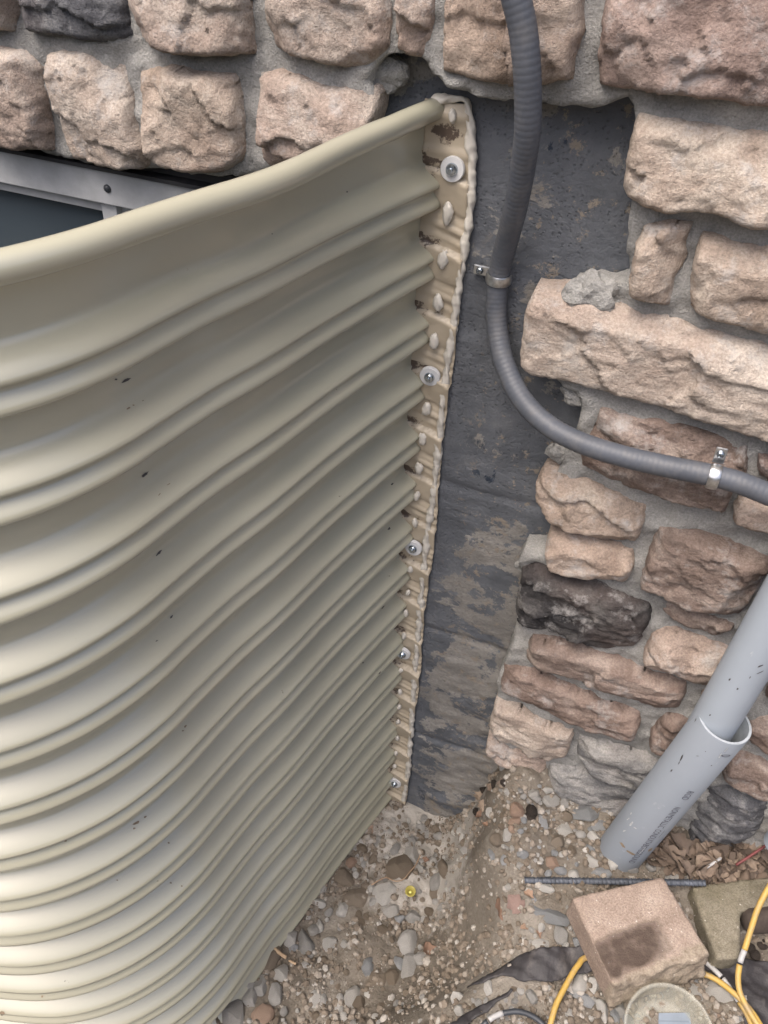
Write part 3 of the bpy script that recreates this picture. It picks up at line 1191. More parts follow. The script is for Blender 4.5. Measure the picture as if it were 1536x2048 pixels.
def chord(y):
    """the rim runs straighter than the sheet below it"""
    return .014 * math.exp(-((y + .25) / .12) ** 2)


zl = []
z = ZTOP - .014
while z > ZBOT:
    zl.append(z)
    z -= .0021
rows = []
for z in zl:
    r = []
    off = corr_s(z)
    for i in range(NP):
        # the bend stiffeners: each corrugation is pinched slightly where the flat side meets the rounded front
        y = plan[i].y
        pin = 1 - .08 * math.exp(-((y + .285) / .022) ** 2)
        wob = .0004 * fbm((plan[i].x, plan[i].y, z), 7, 2)
        p = plan[i] + norm[i] * (off * pin + wob)
        r.append((p.x + leanx(z) + chord(y) * sm(1.02, 1.085, z), min(p.y * squeeze(z), -.0015), z))
    rows.append(r)
mb = MB()
mb.grid(rows)
shell = mb.build('corrugated_shell', M['paint'], well)
md = shell.modifiers.new('thick', 'SOLIDIFY')
md.thickness = .0014
md.offset = 0
# rolled top edge
mb = MB()
rim_pts = [Vector((plan[i].x + chord(plan[i].y), min(plan[i].y * squeeze(ZTOP), -.004), ZTOP - .009)) + norm[i] * (.006 * min(1, max(0, -plan[i].y) / .08) - .002) for i in range(NP)]
mb.tube(rim_pts, .0092, 18)
mb.build('rim', M['paint'], well)


# scuffs and mud specks where they sit on the enamel
from mathutils.bvhtree import BVHTree
_bv = BVHTree.FromPolygons([Vector(p) for r in rows for p in r], [(i * NP + j, i * NP + j + 1, (i + 1) * NP + j + 1, (i + 1) * NP + j) for i in range(len(rows) - 1) for j in range(NP - 1)])
M['scuff'] = simple('bare_primer', (.055, .052, .055), .6, var=.3, vscale=200)
M['mud'] = simple('dried_mud', (.19, .145, .10), .9, var=.3, vscale=200)


def scuff(px, py, w_, h_, ang, mat, seed):
    r = random.Random(seed)
    vs = []
    for k in range(11):
        a = k / 11 * 2 * math.pi
        ux, uy = math.cos(a) * w_ / 2 * r.uniform(.6, 1.1), math.sin(a) * h_ / 2 * r.uniform(.5, 1.1)
        ca, sa = math.cos(ang), math.sin(ang)
        d = Vector(ray(px + ux * ca - uy * sa, py + ux * sa + uy * ca)).normalized()
        hit = _bv.ray_cast(Vector(CAM), d)
        if hit[0] is None:
            return
        n_ = hit[1] if hit[1].dot(d) < 0 else -hit[1]
        vs.append(hit[0] + n_ * .0011)
    mb = MB()
    mb.add(vs, [tuple(range(11))])
    mb.build('scuff', M[mat], well, smooth=False)


for k, (px, py, w_, h_, ang, mt_) in enumerate([(250, 760, 22, 6, -.45, 'scuff'), (230, 758, 7, 4, -.4, 'scuff'), (288, 948, 19, 7, -.75, 'scuff'), (317, 1105, 19, 6, -.85, 'scuff'), (342, 1234, 11, 4, -.9, 'scuff'), (256, 818, 9, 4, -.5, 'mud'), (266, 812, 5, 3, 0, 'mud'),
                                                 (285, 803, 5, 2, -.4, 'mud'), (318, 990, 9, 2, -.8, 'mud'), (336, 970, 10, 2, -.5, 'mud'), (272, 1646, 16, 7, -.5, 'mud'), (268, 1657, 7, 4, -.5, 'mud'), (290, 1634, 8, 4, -.5, 'mud'), (131, 1681, 6, 5, 0, 'mud'), (370, 1453, 9, 4, -.9, 'mud'), (365, 1462, 5, 3, 0, 'mud'),
                                                 (337, 1686, 5, 4, 0, 'mud'), (341, 1766, 5, 4, 0, 'mud'), (363, 1772, 4, 4, 0, 'mud'), (234, 1760, 4, 4, 0, 'mud'), (783, 969, 7, 4, -.7, 'scuff'), (777, 1058, 8, 5, -.7, 'scuff'), (765, 1215, 9, 3, -.9, 'scuff'), (758, 1346, 8, 3, -1, 'scuff'), (692, 383, 4, 4, 0, 'scuff'),
                                                 (168, 479, 44, 3, -.32, 'scuff'), (200, 470, 28, 2, -.3, 'scuff'), (542, 468, 4, 2, 0, 'scuff'), (85, 1992, 6, 5, 0, 'mud'), (5, 2025, 12, 10, 0, 'mud')]):
    scuff(px, py, w_, h_, ang, mt_, k)


# flange flat on the foundation, crushed at every corrugation
def xr(z):
    return -.177 + .012 * (1 - z / 1.1) + .0015 * math.sin(z * 23) - (.010 * max(0, (z - 1.06) / .04))


zs = lines([(-.012, ZTOP - .002, .0016)])
rows, grime = [], []
NU = 16
rg = random.Random(3)
tooth_j = [rg.uniform(.7, 1.3) for _ in range(40)]
for z in zs:
    r = []
    for u_ in range(NU + 1):
        u = u_ / NU
        x0 = -.225 + leanx(z)
        x = x0 + (xr(z) - x0) * u
        ph = (ZTIP - .001 - z) / PITCH
        k = int(math.floor(ph)) % 40
        f = ph - math.floor(ph) - .13 * u * u
        if f < 0:
            f += 1
            k = (k - 1) % 40
        h = 0
        if f < .46:
            h = .0078 * (1 - f / .46) ** .8 * tooth_j[k] * (.35 + .65 * u) + .0012
        else:
            h = .0004 + .0028 * math.exp(-((f - .68) / .05) ** 2) * min(1, u * 1.6) * tooth_j[(k + 7) % 40]
            h += .0022 * math.exp(-((f - .85) / .04) ** 2) * u + .0016 * math.exp(-((f - .58) / .03) ** 2) * u
        if z > ZTIP + .002:
            h = .002 + .004 * math.exp(-((z - 1.088) / .006) ** 2) + .002 * math.exp(-((z - 1.058) / .004) ** 2)
        h += .0006 * fbm((x, 0, z), 80, 3)
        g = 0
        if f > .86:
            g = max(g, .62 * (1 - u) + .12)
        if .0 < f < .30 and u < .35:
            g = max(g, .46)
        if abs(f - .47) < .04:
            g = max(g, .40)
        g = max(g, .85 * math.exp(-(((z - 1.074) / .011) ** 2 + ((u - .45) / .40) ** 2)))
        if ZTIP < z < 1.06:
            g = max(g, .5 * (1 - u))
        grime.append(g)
        r.append((x, -.0022 - max(h, 0), z))
    rows.append(r)
mb = MB()
mb.grid(rows)
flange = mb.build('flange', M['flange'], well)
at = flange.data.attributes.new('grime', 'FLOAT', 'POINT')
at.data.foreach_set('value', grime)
md = flange.modifiers.new('thick', 'SOLIDIFY')
md.thickness = .0012
md.offset = 1
# bent tongue at the bottom
a, b_, c_, d_ = aty(776, 1590, -.004), aty(808, 1600, -.003), aty(790, 1625, -.012), aty(770, 1602, -.008)
mb = MB()
mb.add([a, b_, c_, d_], [(0, 1, 2, 3)])
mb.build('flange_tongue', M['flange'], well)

# caulk bead
CP = [(866, 203), (880, 199), (905, 197), (926, 199), (937, 210), (940, 250), (944, 330), (941, 410), (931, 490), (919, 560), (909, 640), (896, 720), (886, 800), (876, 900), (868, 980), (856, 1060), (846, 1150), (839, 1240), (832, 1320), (826, 1400), (821, 1480), (815, 1550), (807, 1602)]
cpts = smooth_path([aty(px, py, -.0062) for px, py in CP], .0016)
rj = random.Random(9)


def bead_r(i, a):
    s = i * .0016
    k = fbm((s, 0, 0), 55, 3)
    k2 = fbm((s, 4, 0), 22, 2)
    return max(.0018, .0036 + .0023 * k + .0013 * k2 + .0007 * math.sin(3 * a + s * 300) + .0006 * fbm((s * 3, math.sin(a), math.cos(a)), 60, 2))


mb = MB()
mid = [p + Vector((.0016 * fbm((0, i * .0016, 1), 70, 2), 0, .0)) for i, p in enumerate(cpts)]
mb.tube(mid, bead_r, 14)
mb.build('caulk_bead', M['caulk'], well)
BL = [(895, 428, 24), (886, 520, 22), (876, 605, 20), (868, 682, 20), (853, 818, 18), (845, 878, 18), (838, 937, 16), (834, 992, 14), (830, 1045, 14), (821, 1138, 12), (816, 1185, 9), (812, 1226, 12), (808, 1272, 12),
      (802, 1340, 10), (800, 1383, 9), (798, 1413, 10), (796, 1443, 9), (795, 1476, 9), (792, 1506, 9), (789, 1532, 9), (905, 232, 0)]
for k, (px, py, s) in enumerate(BL):
    c = aty(px, py, -.0095)
    bm = bmesh.new()
    bmesh.ops.create_icosphere(bm, subdivisions=3, radius=1)
    hz = .0016 + s * .00038
    if s == 0:
        hz = .006
    for v in bm.verts:
        q = v.co.copy()
        dd = 1 + .26 * fbm(q + Vector((k * 3.1, 0, 0)), 2.4, 4) - .16 * math.exp(-((q.x / .35) ** 2 + ((q.z - .2) / .5) ** 2))
        ws = .0048 if s > 15 else .0034
        v.co = Vector((q.x * ws * dd * (1 + .12 * math.sin(q.z * 3 + k)) + q.z * .0008 * math.sin(k * 2.1), q.y * .0038 * dd, q.z * hz * dd)) + c
    for v in bm.verts:
        pass
    me = bpy.data.meshes.new('caulk_dab')
    bm.to_mesh(me)
    bm.free()
    me.materials.append(M['caulk'])
    me.polygons.foreach_set('use_smooth', [True] * len(me.polygons))
    o = bpy.data.objects.new('caulk_dab', me)
    COL.objects.link(o)
    o.parent = well
for k, (px, py) in enumerate([(904, 339), (859, 754), (826, 1097), (805, 1308), (789, 1567)]):
    c = aty(px, py, -.0108)
    ax = (.05 * math.sin(k * 2), -1, .06 * math.cos(k * 3))
    mb = MB()
    mb.lathe([(0, .0075), (.0018, .0075), (.0020, .0070), (.0020, .0045), (.0040, .0042), (.0050, .0030), (.0056, .0010), (.0058, -.001)], c, ax, 18)
    bo = mb.build('bolt', M['zinc'], well, sharp=35)
    mb = MB()
    mb.lathe([(.0045, -.004), (.0108, -.004), (.0110, -.0008), (.0103, .0004), (.0048, .0006)], c, ax, 32, close=True)
    mb.build('washer', M['washer'], bo, sharp=40)
# small clear cap showing behind the rim
cpos = aty(45, 482, -.372)
mb = MB()
mb.lathe([(0.0, .010), (.006, .009), (.010, .006), (.012, 0), (.012, -.012)], (cpos.x, cpos.y, 1.070), (0, 0, 1), 20)
tag(mb.build('plastic_dome', M['cap_clear']), 'small milky plastic cap peeping over the rim of the window well', 'cap')

# ------------------------------------------------------------------ liquid tight conduit and its straps
CON = [(925, -760, -.088), (978, -320, -.089), (1012, -90, -.090), (1028, -20, -.088), (1046, 60, -.086), (1055, 160, -.083), (1055, 260, -.075), (1045, 340, -.060), (1030, 420, -.042), (1012, 490, -.022), (1000, 540, -.0130), (993, 600, -.0130), (995, 660, -.019), (1010, 730, -.034), (1045, 800, -.052),
       (1098, 852, -.066), (1163, 886, -.074), (1240, 911, -.077), (1320, 930, -.077), (1420, 950, -.077), (1480, 966, -.078), (1536, 988, -.079), (1620, 1022, -.080), (1760, 1075, -.080)]
RC = .0100
cp = smooth_path([aty(px, py, y) for px, py, y in CON], .0008)
mb = MB()


def con_r(i, a):
    ph = (i * .0008 / .0047) % 1
    return RC + .00026 * (abs(math.cos(math.pi * ph)) ** .5) - .0002


cond = thing('flexible_conduit', 'dark grey ribbed flexible conduit curving down the wall and off to the right', 'conduit')
mb.tube(cp, con_r, 22)
mb.build('sheath', M['sheath'], cond)


def strap(idx, tabdir, label):
    c = cp[idx]
    t = (cp[idx + 6] - cp[idx - 6]).normalized()
    nrm = Vector((0, -1, 0))
    nrm = (nrm - t * nrm.dot(t)).normalized()
    wv = t.cross(nrm).normalized()
    if wv.dot(tabdir) < 0:
        wv = -wv
    root = thing('conduit_strap', label, 'strap', 'one hole straps on the conduit', c)
    hw = .0048
    R1, R2 = RC + .0006, RC + .0020
    rows_o, rows_i = [], []
    prof = []
    for k in range(21):
        a = math.radians(-95 + 190 * k / 20)
        prof.append((math.sin(a), math.cos(a)))
    for (R_) in (R1, R2):
        for s in (-1, 1):
            pass
    loop = [(-hw, R2 - .0005), (-hw * .8, R2), (0, R2 + .0004), (hw * .8, R2), (hw, R2 - .0005), (hw, R1), (-hw, R1)]
    rows = []
    for sx, cx_ in prof:
        rows.append([(wv * (sx * r) + nrm * (cx_ * r) + t * w_) for w_, r in loop + loop[:1]])
    mb = MB()
    mb.grid(rows)
    o = mb.build('band', M['galv'], root, sharp=50)
    fixnormals(o)
    o['fix'] = 0
    del o['fix']
    # tab with the screw, against whatever the conduit lies on
    b0 = wv * (R1 - .001) - nrm * (RC - .0026)
    mb = MB()
    L = .0165
    vs = []
    for l in (0, L):
        for s in (-1, 1):
            for hh in (0, .0018):
                ww = hw * (1 if l == 0 else 1.02)
                vs.append(b0 + wv * l + t * (s * ww) + nrm * hh)
    mb.add(vs, [(0, 1, 3, 2), (4, 6, 7, 5), (0, 4, 5, 1), (2, 3, 7, 6), (0, 2, 6, 4), (1, 5, 7, 3)])
    o = mb.build('tab', M['galv'], root, smooth=False)
    fixnormals(o)
    bevel(o, .0012)
    mb = MB()
    mb.lathe([(0, .0030), (.0018, .0030), (.0032, .0020), (.0036, .0)], b0 + wv * (L * .62) + nrm * .0018, nrm, 16)
    sc = mb.build('screw', M['zinc'], root)
    mb = MB()
    c0 = b0 + wv * (L * .62) + nrm * .0049
    for d1, d2 in ((wv, t), (t, wv)):
        mb.add([c0 + d1 * .0022 + d2 * .0004, c0 - d1 * .0022 + d2 * .0004, c0 - d1 * .0022 - d2 * .0004, c0 + d1 * .0022 - d2 * .0004], [(0, 1, 2, 3)])
        c0 = c0 + nrm * .0001
    mb.build('screw_slot', M['blackcord'], sc, smooth=False)
    return root


def nearest(px, py, y):
    q = aty(px, py, y)
    return min(range(10, len(cp) - 10), key=lambda i: (cp[i] - q).length)


strap(nearest(996, 556, -.013), Vector((-1, 0, .1)), 'galvanised strap holding the conduit on the dark foundation')
strap(nearest(1428, 951, -.077), Vector((0, 0, 1)), 'galvanised strap holding the conduit on the orange brown stone')


# ------------------------------------------------------------------ PVC sleeve and riser
def pipe_axis(px0, py0, px1, py1, y0, y1):
    a = aty(px0, py0, y0)
    b = aty(px1, py1, y1)
    return a, (b - a).normalized(), (b - a).length


SR, ST_, RR = .0292, .0032, .0236
pa, pd, pl = pipe_axis(1262, 1676, 1450, 1441, -.092, -.094)
sl_t = thing('pipe_sleeve', 'wide grey PVC pipe sleeve standing in the gravel with black printing', 'pipe')
mb = MB()
mb.lathe([(SR - ST_, -.06), (SR, -.06), (SR, pl - .0008), (SR - .0006, pl)], pa, pd, 64)
mb.build('tube', M['pvc'], sl_t, sharp=60)
mb = MB()
mb.lathe([(SR - .0006, pl), (SR - ST_, pl), (SR - ST_ - .0001, pl - .10), (SR - ST_, -.05)], pa, pd, 64)
mb.build('cut_end', M['pvcrim'], sl_t, sharp=60)
ri = thing('conduit_riser', 'narrower pale grey PVC riser rising out of the wide sleeve', 'pipe')
qa = pa + pd * (pl - .075) + Vector((-.0022, .0005, 0))
qb = aty(1590, 1165, -.080)
qd = (qb - qa).normalized()
mb = MB()
mb.lathe([(RR, 0), (RR, 1.2)], qa, qd, 64)
mb.build('tube', M['pvc2'], ri)


def print_on(txt, h_along, size, ang, parent, flip=1):
    """flat lettering wrapped on the sleeve"""
    cu = bpy.data.curves.new('print', 'FONT')
    cu.body = txt
    cu.size = size
    cu.resolution_u = 3
    tmp = bpy.data.objects.new('print', cu)
    COL.objects.link(tmp)
    dg = bpy.context.evaluated_depsgraph_get()
    me = bpy.data.meshes.new_from_object(tmp.evaluated_get(dg))
    bpy.data.objects.remove(tmp)
    u = Vector((0, -1, 0))
    u = (u - pd * u.dot(pd)).normalized()
    v = pd.cross(u)
    for vt in me.vertices:
        x, y = vt.co.x, vt.co.y
        a = ang + y * 1.35 / SR
        r = SR + .0003
        vt.co = pa + pd * (h_along - x) + (u * math.cos(a) + v * math.sin(a)) * r
    me.materials.clear()
    me.materials.append(M['ink'])
    o = bpy.data.objects.new('print', me)
    COL.objects.link(o)
    o.parent = parent
    return o


A0 = .13
for txt, h in (('RIGID', .181), ('NONMETALLIC', .143), ('CONDUIT', .086), ('ABOVEGROUND', .050)):
    print_on(txt, h, .0078, A0, sl_t)
print_on('_____', .085, .0078, A0 + .42, sl_t)
print_on('0', .262, .011, A0 + .12, sl_t)



def mark_on(axis_p, axis_d, R_, px, py, w_, h_, ang, mat, seed, parent):
    """an irregular scuff lying on a round pipe"""
    r = random.Random(seed)
    vs = []
    ap, ad = Vector(axis_p), Vector(axis_d)
    for k in range(10):
        a = k / 10 * 2 * math.pi
        ux, uy = math.cos(a) * w_ / 2 * r.uniform(.6, 1.1), math.sin(a) * h_ / 2 * r.uniform(.5, 1.1)
        ca, sa = math.cos(ang), math.sin(ang)
        d = Vector(ray(px + ux * ca - uy * sa, py + ux * sa + uy * ca))
        o_ = Vector(CAM) - ap
        dp_, op_ = d - ad * d.dot(ad), o_ - ad * o_.dot(ad)
        A_, B_, C_ = dp_.dot(dp_), 2 * dp_.dot(op_), op_.dot(op_) - (R_ + .00035) ** 2
        disc = B_ * B_ - 4 * A_ * C_
        if disc < 0:
            return
        vs.append(Vector(CAM) + d * ((-B_ - math.sqrt(disc)) / (2 * A_)))
    mb = MB()
    mb.add(vs, [tuple(range(10))])
    mb.build('scuff', M[mat], parent, smooth=False)


M['pale_scuff'] = simple('pale_scuff', (.36, .38, .40), .8, var=.3, vscale=300)
for k, q_ in enumerate([(1363, 1516, 15, 4, -1.1), (1358, 1526, 8, 2, -1.1), (1343, 1541, 7, 3, -1.0), (1391, 1440, 9, 2, -1.1), (1411, 1503, 2, 2, 0), (1423, 1531, 3, 2, 0), (1395, 1512, 7, 1, .1)]):
    mark_on(pa, pd, SR, *q_, 'scuff', k, sl_t)
for k, q_ in enumerate([(1262, 1648, 12, 5, -.9), (1256, 1638, 9, 3, -.7), (1270, 1656, 7, 3, .5), (1248, 1662, 8, 4, -.4), (1262, 1627, 6, 3, -1), (1440, 1512, 16, 3, -1), (1452, 1500, 12, 3, -.9), (1284, 1702, 24, 2, -.8)]):
    mark_on(pa, pd, SR, *q_, 'pale_scuff', k + 20, sl_t)
for k, q_ in enumerate([(1245, 1690, 20, 6, .9), (1262, 1706, 22, 6, .5), (1300, 1700, 14, 5, -.6)]):
    mark_on(pa, pd, SR, *q_, 'mud', k + 40, sl_t)
for k, q_ in enumerate([(1521, 1332, 16, 3, -.35), (1520, 1345, 19, 2, -.45), (1459, 1359, 6, 4, -1), (1475, 1378, 5, 4, -.8), (1420, 1430, 5, 3, -.8), (1500, 1355, 6, 2, -1)]):
    mark_on(qa, qd, RR, *q_, 'scuff', k + 60, ri)

# pale pipe just showing at the right edge
mb = MB()
p0 = aty(1560, 1690, -.055)
mb.lathe([(.020, 0), (.020, .5)], p0, (.06, 0, 1), 40)
tag(mb.build('conduit_riser', M['pvc2']), 'sliver of a pale pipe at the right edge behind the lowest slate stone', 'pipe')


# ------------------------------------------------------------------ loose stones
def rock_mesh(name, seed, sub=3, angular=.5):
    r = random.Random(seed)
    bm = bmesh.new()
    bmesh.ops.create_icosphere(bm, subdivisions=sub, radius=1)
    planes = []
    for _ in range(int(11 * angular) + 3):
        d = Vector((r.gauss(0, 1), r.gauss(0, 1), r.gauss(0, 1))).normalized()
        planes.append((d, r.uniform(.56, .88)))
    off = Vector((r.uniform(0, 50), r.uniform(0, 50), 0))
    for v in bm.verts:
        q = v.co.copy()
        k = 1.0 + .16 * fbm(q + off, 1.2, 3)
        for d, h in planes:
            pr = q.dot(d) * k
            if pr > h and angular > 0:
                q -= d * ((pr - h) / k) * min(1, angular * 1.4)
        q *= k
        q *= 1 + .06 * fbm(q * 1.0 + off, 3.5, 4)
        v.co = q
    me = bpy.data.meshes.new(name)
    bm.to_mesh(me)
    bm.free()
    me.polygons.foreach_set('use_smooth', [True] * len(me.polygons))
    try:
        me.set_sharp_from_angle(angle=math.radians(22))
    except Exception:
        pass
    me.materials.append(M['rk_grey'])
    return me


RM = [rock_mesh('rock', 40 + k, 3, [.9, .6, 1.1, .4, .8][k % 5]) for k in range(15)]
RMS = [rock_mesh('pebble', 80 + k, 2, [.9, .6, 1.1, .35][k % 4]) for k in range(10)]
rock_xy = []
LANDMARK = []
TONE = {'rk_grey': 'grey', 'rk_white': 'whitish', 'rk_brown': 'muddy brown', 'rk_blue': 'blue grey', 'rk_pink': 'pinkish', 'rk_dark': 'black'}


def beside(px, py, mat, zone):
    """a pebble named by the bigger stone it lies next to"""
    lx, ly, lab = min(LANDMARK, key=lambda q: (q[0] - px) ** 2 + (q[1] - py) ** 2)
    dx, dy = px - lx, py - ly
    side = ('left of' if dx < 0 else 'right of') if abs(dx) > abs(dy) else ('above' if dy < 0 else 'below')
    t = 'small ' + TONE[mat] + ' pebble ' + side + ' the ' + lab
    return t if len(t.split()) <= 16 else zone


def rock(px, py, w, h, mat, ang=0, label=None, group=None, me=None, seed=0, flat=.6, lift=.08, name='rock', pos=None):
    """w, h: width and height in photo pixels; ang: turn in the photo plane"""
    r = random.Random(seed * 77 + int(px) * 3 + int(py))
    p = pos if pos is not None else on_ground(px, py)
    depth = float((Vector(p) - Vector(CAM)).dot(Vector(ROT[:, 2])))
    k = depth / FPX
    a, b = w * k / 2, h * k / 2 * 1.12
    me = me or r.choice(RM)
    o = bpy.data.objects.new(name, me)
    COL.objects.link(o)
    hz = flat * min(a, b) * 1.05
    o.scale = (a * 1.08, b * 1.08, hz)
    o.rotation_euler = (r.uniform(-.25, .25), r.uniform(-.25, .25), math.radians(-ang) + math.radians(20.8))
    o.location = (p.x, p.y, p.z + hz * lift)
    o.material_slots[0].link = 'OBJECT'
    o.material_slots[0].material = M[mat]
    rock_xy.append((p.x, p.y, max(a, b)))
    if label and group == GRP:
        LANDMARK.append((px, py, label))
    if label:
        tag(o, label, 'stone', group)
    return o


